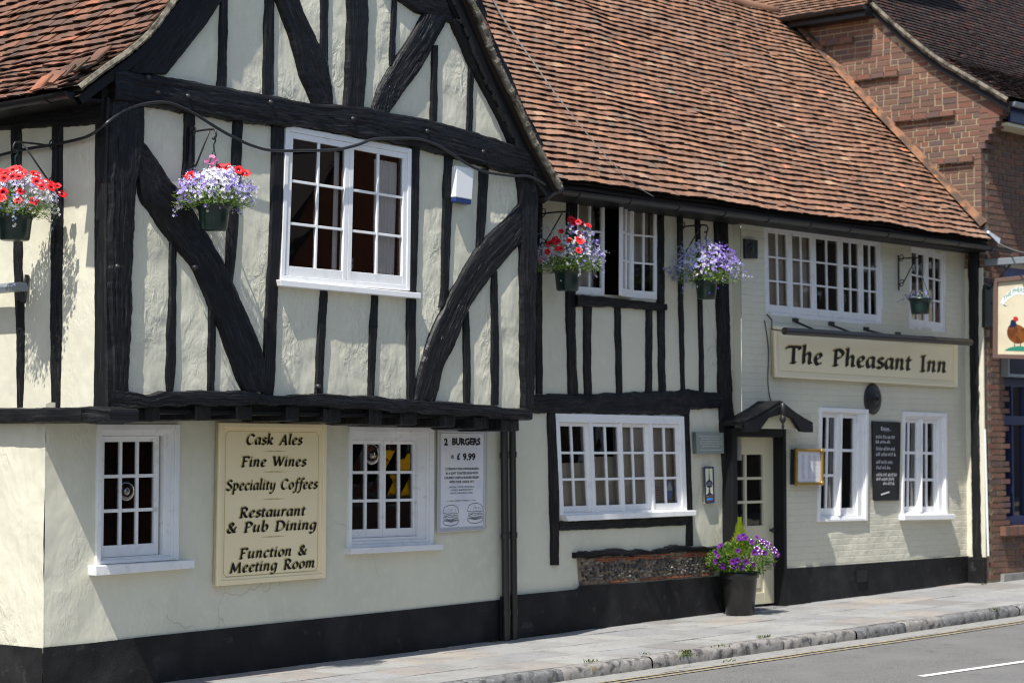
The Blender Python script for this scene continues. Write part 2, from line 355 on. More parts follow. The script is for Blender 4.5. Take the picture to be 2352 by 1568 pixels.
def thing(name, loc, label, cat, group=None):
    o = bpy.data.objects.new(name, None); COL.objects.link(o); o.location = loc
    return tag(o, label, cat, group)
def lerp(a, b, t): return a + (b - a) * t
def cat_rom(pts, n):
    pts = [Vector(p) for p in pts]; out = []
    for i in range(len(pts) - 1):
        a = pts[max(i - 1, 0)]; b = pts[i]; c = pts[i + 1]; d = pts[min(i + 2, len(pts) - 1)]
        for k in range(n):
            t = k / n
            out.append(.5 * ((2 * b) + (c - a) * t + (2 * a - 5 * b + 4 * c - d) * t * t + (3 * b - a - 3 * c + d) * t ** 3))
    return out + [pts[-1]]

# timber: pairs of world points (edge A, edge B) along its length, standing proud by th and sunk behind the wall
OUTY = Vector((0, -1, 0)); OUTX = Vector((-1, 0, 0))
def timber(name, parent, pairs, out=OUTY, th=.03, back=.06, m=None, rough=1.0, step=.022, seed=0):
    A = [Vector(p[0]) for p in pairs]; B = [Vector(p[1]) for p in pairs]
    L = sum(((A[i + 1] + B[i + 1]) / 2 - (A[i] + B[i]) / 2).length for i in range(len(A) - 1))
    n = max(2, int(L / step / (len(A) - 1)))
    A = cat_rom(A, n); B = cat_rom(B, n); mb = MB(); rows = []; uv = []; d = 0
    mid = 13; prof = [(0, -back), (0, .35 * th), (.04, .8 * th)] + [(.1 + .8 * q / (mid - 1), th * (1 + .06 * math.sin(math.pi * q / (mid - 1)))) for q in range(mid)] + [(.96, .8 * th), (1, .35 * th), (1, -back)]; K = len(prof)
    off = random.random() * 50
    for i in range(len(A)):
        if i: d += ((A[i] + B[i]) / 2 - (A[i - 1] + B[i - 1]) / 2).length
        w = (B[i] - A[i]).length; row = []
        ea = .010 * rough * N3((off, d * 5, 0), 1) + .005 * rough * N3((off, d * 22, 3), 1)
        eb = .010 * rough * N3((off, d * 5, 9), 1) + .005 * rough * N3((off, d * 22, 13), 1)
        for k, (s, h) in enumerate(prof):
            p = A[i].lerp(B[i], s + (ea * (1 - s) + eb * s) / max(w, .02))
            dz = 0
            if 1 < k < K - 2: dz = rough * (.0040 * N3((s * w * 95 + off, d * 1.5, 1), 1) + .0042 * N3((s * w * 12 + off, d * 1.6, 4), 1) + .003 * N3((s * w * 30 + off, d * 11, 7), 1) - .014 * max(0, N3((s * w * 28 + off, d * .9, 17), 1) - .42)) * min(1, th / .035)
            row.append(p + out * (h + dz)); uv.append((s * w + off, d))
        rows.append(row)
    n0 = mb.grid(rows)
    mb.f.append(tuple(range(n0, n0 + K))); mb.f.append(tuple(range(n0 + (len(rows) - 1) * K, n0 + len(rows) * K)))
    mb.uv = uv
    return mb.build(name, m or M['timber'], parent, smooth=False)
def V(name, parent, rows, v=0.0, P=PY, **k): return timber(name, parent, [(P(xl, y, v), P(xr, y, v)) for y, xl, xr in rows], **k)
def H(name, parent, rows, v=0.0, P=PY, **k): return timber(name, parent, [(P(x, yt, v), P(x, yb, v)) for x, yt, yb in rows], **k)
def Q(name, parent, rows, v=0.0, P=PY, **k): return timber(name, parent, [(P(*a, v), P(*b, v)) for a, b in rows], **k)

# wall: fine sheet cut to an outline with holes, gently uneven
def inside(p, poly):
    c = False; n = len(poly)
    for i in range(n):
        (x0, y0), (x1, y1) = poly[i], poly[i - 1]
        if (y0 > p[1]) != (y1 > p[1]) and p[0] < (x1 - x0) * (p[1] - y0) / (y1 - y0) + x0: c = not c
    return c
def nearest(p, poly):
    best = None
    for i in range(len(poly)):
        a = Vector(poly[i]); b = Vector(poly[i - 1]); ab = b - a
        t = max(0, min(1, (Vector(p) - a).dot(ab) / max(ab.length_squared, 1e-9))); q = a + ab * t
        dd = (q - Vector(p)).length
        if best is None or dd < best[0]: best = (dd, q)
    return best
def wall(name, parent, m, ax, val, out, poly, holes=(), step=.035, amp=.008):
    xs = [p[0] for p in poly]; ys = [p[1] for p in poly]
    x0, y0 = min(xs), min(ys); nx = int((max(xs) - x0) / step) + 1; ny = int((max(ys) - y0) / step) + 1
    sx = (max(xs) - x0) / nx; sy = (max(ys) - y0) / ny; idx = {}; mb = MB(); uv = []
    simple = len(poly) == 4 and all(abs(poly[i][0] - poly[i - 1][0]) < 1e-6 or abs(poly[i][1] - poly[i - 1][1]) < 1e-6 for i in range(4))
    cells = []
    hb = [(min(p[0] for p in h), max(p[0] for p in h), min(p[1] for p in h), max(p[1] for p in h), h) for h in holes]
    for i in range(nx):
        for j in range(ny):
            c = (x0 + (i + .5) * sx, y0 + (j + .5) * sy)
            if not simple and not inside(c, poly): continue
            if any(a < c[0] < b and e < c[1] < f and inside(c, h) for a, b, e, f, h in hb): continue
            cells.append((i, j))
    cs = set(cells)
    def vert(i, j):
        if (i, j) in idx: return idx[(i, j)]
        p = (x0 + i * sx, y0 + j * sy)
        if not simple and not all((i + a, j + b) in cs for a in (-1, 0) for b in (-1, 0)):
            dd, q = nearest(p, poly)
            if dd < step * 1.1: p = (q[0], q[1])
        d = amp * (N3((p[0], p[1], val * 3), 1.1) + .6 * N3((p[0], p[1], val + 5), 3.3) + .25 * N3((p[0], p[1], val + 9), 9))
        w = Vector((p[0], val, p[1])) if ax == 'y' else Vector((val, p[0], p[1]))
        mb.v.append(tuple(w + out * d)); uv.append(p); idx[(i, j)] = len(mb.v) - 1
        return idx[(i, j)]
    for i, j in cells: mb.f.append((vert(i, j), vert(i + 1, j), vert(i + 1, j + 1), vert(i, j + 1)))
    mb.uv = uv
    return mb.build(name, m, parent, smooth=True)
def poly2(pts, ax='y'): return [(p.x if ax == 'y' else p.y, p.z) for p in pts]
def shrink(poly, d):
    cx = sum(p[0] for p in poly) / len(poly); cy = sum(p[1] for p in poly) / len(poly)
    return [(x - d * (1 if x > cx else -1), y - d * (1 if y > cy else -1)) for x, y in poly]

# quad mapping (TL, TR, BR, BL)
class Quad:
    def __init__(s, pts, out=OUTY):
        s.p = [Vector(p) for p in pts]; s.o = out
        s.W = ((s.p[1] - s.p[0]).length + (s.p[2] - s.p[3]).length) / 2
        s.H = ((s.p[3] - s.p[0]).length + (s.p[2] - s.p[1]).length) / 2
    def __call__(s, a, b, d=0):
        a2 = s.p[0].lerp(s.p[1], a); b2 = s.p[3].lerp(s.p[2], a)
        return a2.lerp(b2, b) + s.o * d
    def box(s, mb, a0, a1, b0, b1, d0, d1):
        mb.hexa([s(a0, b1, d1), s(a1, b1, d1), s(a1, b0, d1), s(a0, b0, d1), s(a0, b1, d0), s(a1, b1, d0), s(a1, b0, d0), s(a0, b0, d0)])
    def poly(s): return [(p.x, p.z) for p in s.p]
class Hinged(Quad):                                   # a casement swung open about its right edge
    def __init__(s, q, a0, a1, ang):
        s.q = q; s.a0 = a0; s.a1 = a1; s.ang = ang; s.W = q.W; s.H = q.H; s.o = q.o
    def __call__(s, a, b, d=0):
        h = s.q(s.a1, b, 0); e = s.q(s.a0, b, 0) - h; L = e.length; e = e / L
        r = (s.a1 - a) * s.W; c, sn = math.cos(s.ang), math.sin(s.ang)
        return h + (e * c + s.o * sn) * r + (s.o * c - e * sn) * d
def window(parent, px, v, cas, fr=(.05, .05, .05, .05), proud=.02, sash=-.015, sill=None, silld=.08, sillm=None, m=None, bottom=.07, stile=.04, bar=.018,
           reflection_sheets=(), P=PY, room=.7, bullseye=None, mull=.05, label=None, name='window'):
    q = Quad([P(x, y, v) for x, y in px]); m = m or M['white']; W_, H_ = q.W, q.H
    mb = MB(); l, r, t, b = fr[0] / W_, 1 - fr[1] / W_, fr[2] / H_, 1 - fr[3] / H_
    if fr[1] > .1:                                     # deep box frame: moulded architrave, then a lining set back
        al, ar, at_, ab = .045 / W_, 1 - .05 / W_, min(.05 / H_, t * .7), 1 - min(.03 / H_, (1 - b) * .6)
        q.box(mb, 0, al, 0, 1, -.10, proud); q.box(mb, ar, 1, 0, 1, -.10, proud); q.box(mb, al, ar, 0, at_, -.10, proud - .002); q.box(mb, al, ar, ab, 1, -.10, proud - .002)
        for k_, dd in ((0, .018), (1, .036)):
            il, ir, it_, ib_ = lerp(al, l, k_ * .5), lerp(ar, r, k_ * .22), lerp(at_, t, k_ * .4), lerp(ab, b, k_ * .5)
            jl_, jr_, jt_, jb_ = lerp(al, l, .5 if k_ == 0 else 1), lerp(ar, r, .22 if k_ == 0 else 1), lerp(at_, t, .4 if k_ == 0 else 1), lerp(ab, b, .5 if k_ == 0 else 1)
            q.box(mb, il, jl_, it_, ib_, -.10, proud - dd); q.box(mb, jr_, ir, it_, ib_, -.10, proud - dd); q.box(mb, jl_, jr_, it_, jt_, -.10, proud - dd - .002); q.box(mb, jl_, jr_, jb_, ib_, -.10, proud - dd - .002)
    else:
        q.box(mb, 0, l, 0, 1, -.10, proud); q.box(mb, r, 1, 0, 1, -.10, proud)
        q.box(mb, l, r, 0, t, -.10, proud - .002); q.box(mb, l, r, b, 1, -.10, proud - .002)
    for i in range(len(cas) - 1):
        c = (cas[i][1] + cas[i + 1][0]) / 2 * (r - l) + l; hw = mull / 2 / W_
        if mull: q.box(mb, c - hw, c + hw, t, b, -.09, proud - .008)
    w = mb.build(name, m, parent, bevel=.004)
    if label: w['label'] = label
    gl = MB()
    for i, cc in enumerate(cas):
        a0, a1 = l + (r - l) * cc[0], l + (r - l) * cc[1]; nc, nr = cc[2], cc[3]; opt = cc[4] if len(cc) > 4 else {}
        k = Hinged(q, a0, a1, opt['open']) if 'open' in opt else q
        d1 = opt.get('d', sash); d0 = d1 - .04; mb = MB(); st = stile / W_; tt = opt.get('top', stile) / H_; bt = opt.get('bottom', bottom) / H_; g = .002 / W_; gh = .002 / H_
        A0, A1, T0, B0 = a0 + g, a1 - g, t + gh, b - gh
        k.box(mb, A0, A0 + st, T0, B0, d0, d1); k.box(mb, A1 - st, A1, T0, B0, d0, d1)
        k.box(mb, A0 + st, A1 - st, T0, T0 + tt, d0, d1 - .002); k.box(mb, A0 + st, A1 - st, B0 - bt, B0, d0, d1 - .002)
        ia0, ia1, it, ib = A0 + st, A1 - st, T0 + tt, B0 - bt
        for c in range(1, nc):
            x = ia0 + (ia1 - ia0) * c / nc; k.box(mb, x - bar / 2 / W_, x + bar / 2 / W_, it, ib, d0 + .008, d1 - .006)
        rws = opt.get('rows') or [j / nr for j in range(1, nr)]
        for j in rws:
            y = it + (ib - it) * j; hb_ = (opt.get('trans', bar)) / 2 / H_
            k.box(mb, ia0, ia1, y - bar / 2 / H_, y + bar / 2 / H_, d0 + .010, d1 - .008)
        mb.build('casement', m, w, bevel=.003)
        gd = d0 + .016
        # slightly out-of-true old panes
        for c in range(nc):
            for j in range(nr):
                x0 = ia0 + (ia1 - ia0) * c / nc; x1 = ia0 + (ia1 - ia0) * (c + 1) / nc; y0 = it + (ib - it) * j / nr; y1 = it + (ib - it) * (j + 1) / nr
                e = [random.uniform(-.0012, .0012) for _ in range(3)]
                gl.face([k(x0, y1, gd + e[0]), k(x1, y1, gd + e[1]), k(x1, y0, gd + e[2]), k(x0, y0, gd - e[0])])
    gl.build('glass', M['glass'], w)
    if bullseye:
        s_, t_, rr = bullseye; c = q(s_, t_, sash - .012); mb = MB()
        mb.lathe(c, [(rr, -.004), (rr * .96, .006), (rr * .78, .003), (rr * .62, .010), (rr * .45, .004), (rr * .25, .012), (rr * .12, .02), (0, .016)], (0, -1, 0), 36)
        o = mb.build('bullseye_glass', M['bull'], w, smooth=True)
    # the room behind
    mb = MB(); x0, x1, y0, y1 = l * .5, 1 - (1 - r) * .5, t * .5, 1 - (1 - b) * .5
    f = [q(x0, y1, -.09), q(x1, y1, -.09), q(x1, y0, -.09), q(x0, y0, -.09)]; bk = [p + Vector((0, room, 0)) for p in f]
    for a_, b_ in ((0, 1), (1, 2), (2, 3), (3, 0)): mb.face([f[a_], f[b_], bk[b_], bk[a_]])
    mb.face(bk); mb.build('room_recess', M['room'], w)
    for (a0, a1, b0, b1, dep) in reflection_sheets:
        mb = MB(); cols = 14; rows = []
        for j in range(2):
            rows.append([q(l + (r - l) * lerp(a0, a1, c / cols), t + (b - t) * (b0 if j == 0 else b1), -dep + .004 * math.sin(c * 1.9)) for c in range(cols + 1)])
        mb.grid(rows); mb.build('reflection_sheet', M['reflection_sheet'], w, smooth=True)
    if sill:
        qs = Quad([P(x, y, v) for x, y in sill]); mb = MB(); qs.box(mb, 0, 1, 0, 1, -.05, silld)
        mb.build('sill', sillm or m, w, bevel=.006)
    return q
M['bull'] = glass_mat('bullion_glass', 6.0, (.75, .78, .76))

# ------------------------------------------------------------------ tile roofs
def tiles(name, parent, m, prof, E, L, gauge, tw, sag=None, jit=1.0, th=.015, u0=0.0, camber=.004, clip=None):
    prof = [Vector(p) for p in prof]; E = Vector(E).normalized()
    seg = [0]
    for i in range(len(prof) - 1): seg.append(seg[-1] + (prof[i + 1] - prof[i]).length)
    def at(v):
        v = max(0, min(seg[-1] - 1e-4, v)) if v >= 0 else v
        i = 0
        while i < len(prof) - 2 and v > seg[i + 1]: i += 1
        d = (prof[i + 1] - prof[i]).normalized()
        return prof[i] + d * (v - seg[i]), d
    mb = MB(); base = MB(); nrow = int(seg[-1] / gauge)
    for r in range(nrow):
        wob = random.uniform(-.004, .004) * jit; wp = random.uniform(0, 40)
        off = (r % 2) * tw / 2 + random.uniform(-.012, .012); nt = int(L / tw) + 2
        for c in range(nt):
            u = off + c * tw - tw / 2 + random.uniform(-.004, .004) * jit
            ua, ub = max(u, 0) + .001, min(u + tw, L) - .001
            if ub - ua < .03: continue
            if random.random() < .006 * jit: dv = -.035
            else: dv = 0
            if clip and not clip((ua + ub) / 2, r * gauge): continue
            v0 = r * gauge + wob + dv + random.uniform(-.005, .005) * jit + .012 * jit * N3((ua * 1.7, r * .35, wp * .02), 1); v1 = v0 + gauge * 1.45
            lift = .034 + random.uniform(-.003, .008) * jit + .008 * jit * N3((ua * 2.5, r * .7, 5), 1); roll = random.uniform(-.005, .005) * jit
            top = []; bot = []
            for vv, li in ((v0, lift), (v1, .002)):
                p, d = at(vv); nrm = E.cross(d)
                if nrm.z < 0: nrm = -nrm
                for k in (0, .5, 1):
                    uu = ua + (ub - ua) * k
                    s = sag(u0 + uu, vv) if sag else 0
                    q = p + E * uu + nrm * (li + s + camber * (1 - (2 * k - 1) ** 2) * (1 if li > .01 else .5) + roll * (k - .5) * 2)
                    top.append(q); bot.append(q - nrm * th)
            n = len(mb.v); mb.v += [tuple(x) for x in top + bot]
            mb.f += [(n, n + 1, n + 4, n + 3), (n + 1, n + 2, n + 5, n + 4), (n + 6, n + 7, n + 1, n), (n + 7, n + 8, n + 2, n + 1),
                     (n, n + 3, n + 9, n + 6), (n + 2, n + 8, n + 11, n + 5)]
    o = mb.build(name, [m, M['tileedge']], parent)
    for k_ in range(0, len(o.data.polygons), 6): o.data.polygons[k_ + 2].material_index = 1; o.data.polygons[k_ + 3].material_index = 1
    # boarding under the tiles
    rows = []
    nv = max(2, int(seg[-1] / .2)); nu = max(2, int(L / .2))
    for i in range(nv + 1):
        p, d = at(seg[-1] * i / nv); nrm = E.cross(d)
        if nrm.z < 0: nrm = -nrm
        rows.append([p + E * (L * j / nu) + nrm * (-.022 + (sag(u0 + L * j / nu, seg[-1] * i / nv) if sag else 0)) for j in range(nu + 1)])
    base.grid(rows)
    n1 = [[Vector(p) - Vector((0, 0, .06)) for p in r] for r in rows]
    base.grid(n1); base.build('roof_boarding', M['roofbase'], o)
    return o

# ------------------------------------------------------------------ lettering
G = {
 'a': (4.5, ["3.6,4.6 2.4,5 1,4 .6,2 1.2,.2 2.2,.4 3.5,2.4", "3.9,5 3.5,1.4 3.9,.1 4.6,.7"]),
 'b': (4.4, [".3,7.6 1.3,8.2 .9,3 .9,.9", ".9,2.8 2.3,5 3.8,4.3 3.8,1.8 2.5,.1 .9,.7"]),
 'c': (3.8, ["3.6,4.2 2.6,5 1.1,4 .7,2 1.4,.2 2.6,.1 3.6,.9"]),
 'e': (3.9, [".8,2.3 2.6,2.8 3.4,4 2.6,5 1.2,4.1 .7,2.1 1.4,.2 2.5,.1 3.6,.9"]),
 'f': (3.1, ["4.3,7.5 3.3,8.3 2.3,7 1.8,2 1.2,-2 .2,-2.8 -.6,-2.3", ".7,4.8 3.6,4.8"]),
 'g': (4.5, ["3.6,4.6 2.4,5 1,4 .6,2 1.2,.2 2.2,.4 3.5,2.4", "3.9,5 3.6,1 3.1,-1.8 1.8,-3 .3,-2.3"]),
 'h': (4.8, [".3,7.6 1.4,8.2 1,4 .9,0", "1.1,2.8 2.6,5 3.7,4.2 3.4,1.2 3.8,.1 4.7,.7"]),
 'i': (2.1, [".2,4.2 1.1,5 .8,1.2 1.2,.1 2.1,.7", "1.1,7.0 1.5,6.7"]),
 'k': (4.6, [".3,7.6 1.4,8.2 1,4 .9,0", "1.1,2.6 3,5 3.8,4.2 2.8,3 1.3,2.6", "2,2.7 3.3,.5 4.6,.4"]),
 'l': (2.1, [".3,7.5 1.4,8.2 .9,3 .9,1 1.3,.1 2.1,.7"]),
 'm': (7.2, [".2,4.2 1.2,5 .8,0", "1,2.8 2.4,5 3.4,4.4 3.1,0", "3.3,2.8 4.8,5 5.8,4.3 5.5,1.2 5.9,.1 6.9,.8"]),
 'n': (4.8, [".2,4.2 1.2,5 .8,0", "1,2.8 2.5,5 3.6,4.3 3.3,1.2 3.7,.1 4.6,.8"]),
 'o': (4.3, ["2.6,5 1.1,4 .7,2 1.5,.1 2.8,.3 3.8,2 3.7,4 2.6,5"]),
 'p': (4.5, [".2,4.2 1.3,5 1,1 .8,-2.9", ".0,-2.9 1.6,-2.7", "1,3 2.6,5 3.9,4 3.7,1.7 2.4,.1 1,.7"]),
 'r': (3.3, [".2,4.2 1.2,5 .8,0", "1,2.8 2.2,4.9 3.3,4.5"]),
 's': (3.4, ["3.3,4.4 2.2,5 1,4.2 1.4,3 2.8,2.2 3,.9 2,.0 .4,.6"]),
 't': (2.7, ["1.5,6.4 1,1.3 1.5,.1 2.5,.7", ".2,4.8 2.8,4.8"]),
 'u': (4.8, [".2,4.2 1.1,5 .8,1.4 1.6,.1 3.4,2.4", "3.8,5 3.4,1.2 3.8,.1 4.6,.8"]),
 'y': (4.4, [".2,4.2 1.1,5 .9,1.6 1.8,.3 3.5,2.6", "3.9,5 3.6,1 2.8,-1.8 1.6,-3 .4,-2.4"]),
 'A': (6.4, [".2,0 1.5,0", ".8,0 4.2,7.6", "4.0,7.4 4.6,3.7 5.2,0", "4.3,0 6.1,0", "1.9,2.6 4.8,2.6"]),
 'C': (5.9, ["5.7,6.2 4.2,7.5 2,6.7 .8,3.8 1.4,1 3.2,0 5.4,1.2"]),
 'D': (6.6, ["1.6,7.3 1.2,0", ".3,0 3,.0 5.6,2 5.8,5 3.8,7.3 .5,7.2"]),
 'F': (5.2, ["1.7,7.3 1.2,0", ".3,0 2.3,0", ".5,7.2 5,7.4", "5.0,7.4 5,6.2", "1.4,4 3.9,4"]),
 'I': (2.9, ["1.6,7.3 1.3,0", ".3,0 2.4,0", ".5,7.3 2.7,7.4"]),
 'M': (8.2, [".2,0 1.6,0", "1,0 1.8,7.2", "1.6,7.2 3.8,.8", "3.8,.8 6.5,7.4", "6.5,7.4 6.9,0", "6,0 7.9,0"]),
 'P': (5.2, ["1.6,7.3 1.2,0", ".3,0 2.3,0", ".4,7 3,7.5 4.8,6 3.8,3.9 1.6,3.4"]),
 'R': (5.8, ["1.6,7.3 1.2,0", ".3,0 2.3,0", ".4,7 3,7.5 4.8,6 3.8,4.1 1.6,3.7", "2.6,3.8 4.2,.7 5.8,.2"]),
 'S': (4.7, ["4.4,6.6 2.9,7.5 1.2,6.4 1.6,4.8 3.6,3.4 4.2,1.6 2.8,0 .4,.9"]),
 'T': (6.2, [".3,6.2 .6,7.2", ".6,7.2 5.9,7.4", "5.9,7.4 6.1,6.3", "3.4,7.2 3,0", "2,0 4.1,0"]),
 'W': (8.4, [".9,7.2 2.4,.3", "2.4,.3 4.6,7", "4.5,7 5.9,.3", "5.9,.3 8.2,7.4", "0,7.3 1.9,7.3", "3.8,7.2 5,7.2"]),
 '&': (6.2, ["5.6,4.4 4.6,1.4 2.6,0 .8,1 1.2,3 3.4,4.8 3.8,6.4 2.6,7.4 1.6,6.2 2.2,4.2 4.4,.8 5.8,.4"]),
 ' ': (3.6, [])}
def calligraphy(text, slant=.13, nib=.95, ang=38):
    """broad-nib lettering: quads in a plane; returns (quads, x0, x1)"""
    quads = []; x = 0; nv = Vector((math.cos(D2R(ang)), math.sin(D2R(ang)))) * nib; nt = Vector((-nv.y, nv.x)).normalized() * .10
    xs = []
    for ch in text:
        w, st = G[ch]
        for s in st:
            pts = [Vector(tuple(map(float, p.split(',')))).to_3d() for p in s.split()]
            pp = cat_rom(pts, 7 if len(pts) > 2 else 2)
            pp = [Vector((p.x + x + slant * p.y, p.y)) for p in pp]
            for i in range(len(pp) - 1):
                a, b = pp[i], pp[i + 1]
                d = b - a
                if d.length < 1e-5: continue
                pn = Vector((-d.y, d.x)).normalized()
                h = nv if abs(pn.dot(nv)) > .16 else pn * .24
                quads.append((a - h, b - h, b + h, a + h)); xs += [a.x - nib, a.x + nib, b.x + nib]
        x += w + .55
    return quads, min(xs), max(xs)
def letter_mesh(q, items, d, dx=0, dy=0, slant=.08):
    mb = MB(); e = 0
    for text, s0, s1, base, unit in items:            # unit: metres per glyph unit
        quads, x0, x1 = calligraphy(text, slant); k = (s1 - s0) / (x1 - x0)
        for qd in quads:
            e += 1; dd = d + (e % 23) * 2.2e-5
            mb.face([q(s0 + (p.x - x0) * k + dx / q.W, base - (p.y * unit - dy) / q.H, dd) for p in qd])
    return mb
def text2d(body, bold=0):
    c = bpy.data.curves.new('t', 'FONT'); c.body = body; c.align_x = 'CENTER'; c.offset = bold; c.resolution_u = 3
    o = bpy.data.objects.new('t', c); COL.objects.link(o)
    dg = bpy.context.evaluated_depsgraph_get(); me = bpy.data.meshes.new_from_object(o.evaluated_get(dg))
    vs = [(v.co.x, v.co.y) for v in me.vertices]; fs = [tuple(p.vertices) for p in me.polygons]
    bpy.data.objects.remove(o); bpy.data.curves.remove(c); bpy.data.meshes.remove(me)
    return vs, fs
def print_text(mb, q, body, s0, s1, t0, t1, d, bold=0, wob=0, fit=None):
    vs, fs = text2d(body, bold); xs = [v[0] for v in vs]; ys = [v[1] for v in vs]; a, b, c, e = min(xs), max(xs), min(ys), max(ys)
    n = len(mb.v)
    for x, y in vs:
        s = s0 + (s1 - s0) * (x - a) / (b - a); t = t1 + (t0 - t1) * (y - c) / (e - c)
        if fit: s, t = fit(s, t)
        mb.v.append(tuple(q(s, t + wob * math.sin(x * 9), d)))
    mb.f += [tuple(n + k for k in f) for f in fs]
def stroke(mb, q, pts, w, d):
    """a drawn line on a board, w metres wide"""
    P_ = [Vector((x * q.W, y * q.H)) for x, y in pts]; rows = []
    for i, p in enumerate(P_):
        t = P_[min(i + 1, len(P_) - 1)] - P_[max(i - 1, 0)]; n = Vector((-t.y, t.x)).normalized() * w / 2
        rows.append([q((p.x + n.x) / q.W, (p.y + n.y) / q.H, d), q((p.x - n.x) / q.W, (p.y - n.y) / q.H, d)])
    mb.grid(rows)
def scribble(mb, q, s0, s1, t, h, d, w=.006, seed=0):
    rnd = random.Random(seed); s = s0
    while s < s1 - .02:
        L = rnd.uniform(.10, .22); e = min(s1, s + L); n = max(4, int((e - s) / .018)); pts = []
        for i in range(n + 1):
            pts.append((lerp(s, e, i / n) + rnd.uniform(-.006, .006), t + (h if i % 2 else 0) * rnd.uniform(.55, 1.05) * (-1)))
        stroke(mb, q, pts, w, d); s = e + .05

# ================================================================== THE SETTING: street
def struct(o): return tag(o, kind='structure')
KERB = [(-6, -1.75), (0, -2.02), (2.9, -2.15), (5.2, -2.26), (7.46, -2.33), (8.92, -2.40), (12.15, -2.46), (18, -2.56), (30, -2.75)]
def kerb_y(x):
    for (a, b), (c, d) in zip(KERB, KERB[1:]):
        if x <= c: return b + (d - b) * (x - a) / (c - a)
    return KERB[-1][1]
mb = MB(); mb.face([(-150, -150, -150 * SL - .20), (150, -150, 150 * SL - .20), (150, 150, 150 * SL - .20), (-150, 150, -150 * SL - .20)])
struct(mb.build('ground', M['earth']))
mb = MB(); rows = []
for i in range(60):
    x = -25 + i * 1.2
    rows.append([(x, y_, gz(x) - .115 + c) for y_, c in ((kerb_y(x) + .02, 0), (kerb_y(x) - 1.2, .02), (-7, .05), (-11.5, 0))])
mb.grid(rows); struct(mb.build('road', M['asphalt']))
def road_z(x, y):
    k = kerb_y(x); return gz(x) - .115 + (.02 * (k - y) / 1.2 if y > k - 1.2 else .02 + .03 * min(1, (k - 1.2 - y) / (k + 5.8)))
def strip(name, m, x0, x1, off0, off1, dz, step=.3, ragged=0):
    mb = MB(); rows = []; n = int((x1 - x0) / step)
    for i in range(n + 1):
        x = lerp(x0, x1, i / n); k = kerb_y(x); j = ragged * N3((x * 3, off1, 0), 1)
        rows.append([(x, k - o, road_z(x, k - o) + dz) for o in (off0, (off0 + off1) / 2, off1 + j)])
    mb.grid(rows); return struct(mb.build(name, m))
strip('road_edge', M['gutterstone'], -8, 30, -.02, .34, .004, .08, .05)
strip('road_marking', M['yellow'], -8, 30, .36, .41, .008); strip('road_marking', M['yellow'], -8, 30, .49, .54, .008)
pts = [PG(2114, 1555, -.09), PG(2352, 1521, -.09)]
dr = (pts[1] - pts[0]).normalized(); pe = Vector((dr.y, -dr.x, 0)); mb = MB(); e = pts[0] + dr * 5.0
mb.face([(p.x, p.y, road_z(p.x, p.y) + .006) for p in (pts[0] - pe * .05, e - pe * .05, e + pe * .05, pts[0] + pe * .05)])
struct(mb.build('road_marking', M['whitepaint']))
# far pavement
mb = MB(); mb.box((-25, -40, -1.2), (46, -11.5, -.8)); mb.v = [(x, y, gz(x) + (0 if z > -1 else -.4)) for x, y, z in mb.v]
struct(mb.build('far_pavement', M['joint']))
# near pavement: bed + irregular flags
mb = MB(); rows = []
for i in range(60):
    x = -12 + i * .6; rows.append([(x, .25 if x > -.5 else 4.0, gz(x) - .012), (x, kerb_y(x) + .1, gz(x) - .012)])
mb.grid(rows); bed = struct(mb.build('pavement', M['joint']))
mb = MB(); rng = random.Random(3); nrow = 4
for r in range(nrow):
    f0, f1 = r / nrow, (r + 1) / nrow; x = -6 + rng.uniform(0, .5)
    while x < 24:
        w = rng.choice([.45, .6, .6, .75, .9]) * rng.uniform(.9, 1.1); g = .005; h = rng.uniform(-.003, .004); t1, t2 = rng.uniform(-.003, .003), rng.uniform(-.003, .003)
        def pt(xx, f, dz):
            k = kerb_y(xx) + .15; y = lerp(.2, k, f); return (xx, y, gz(xx) + dz)
        a, b = x + g, x + w - g; fa, fb = f0 + g / 2.2, f1 - g / 2.2
        mb.hexa([pt(a, fb, -.03), pt(b, fb, -.03), pt(b, fb, h + t1), pt(a, fb, h + t2), pt(a, fa, -.03), pt(b, fa, -.03), pt(b, fa, h - t2), pt(a, fa, h - t1)])
        x += w
struct(mb.build('paving_flags', M['paving'], bevel=.004))
mb = MB(); rng = random.Random(5); x = -6
while x < 24:
    w = rng.uniform(.75, 1.25); n = max(4, int(w / .06)); rows = []; o1 = rng.uniform(-.008, .008); hz = rng.uniform(-.006, .008)
    for i in range(n + 1):
        xx = x + .006 + (w - .012) * i / n; k = kerb_y(xx) + o1; row = []; e = min(i, n - i); sh = -.012 if e == 0 else 0
        for (dy, dz) in ((.0, -.16), (-.005, -.09), (-.004, -.035), (.012, -.008), (.04, .002), (.10, .004), (.155, .002), (.157, -.04)):
            d = .010 * N3((xx * 4, dy * 8, dz * 8 + 2), 1.6) + .005 * N3((xx, dy, dz), 22)
            row.append((xx, k + dy - d - (sh if dy < .1 else 0), gz(xx) + hz + dz + d * .8 + (sh if dz > -.05 else 0)))
        rows.append(row)
    n0 = mb.grid(rows); x += w
struct(mb.build('kerb', M['granite'], smooth=True))
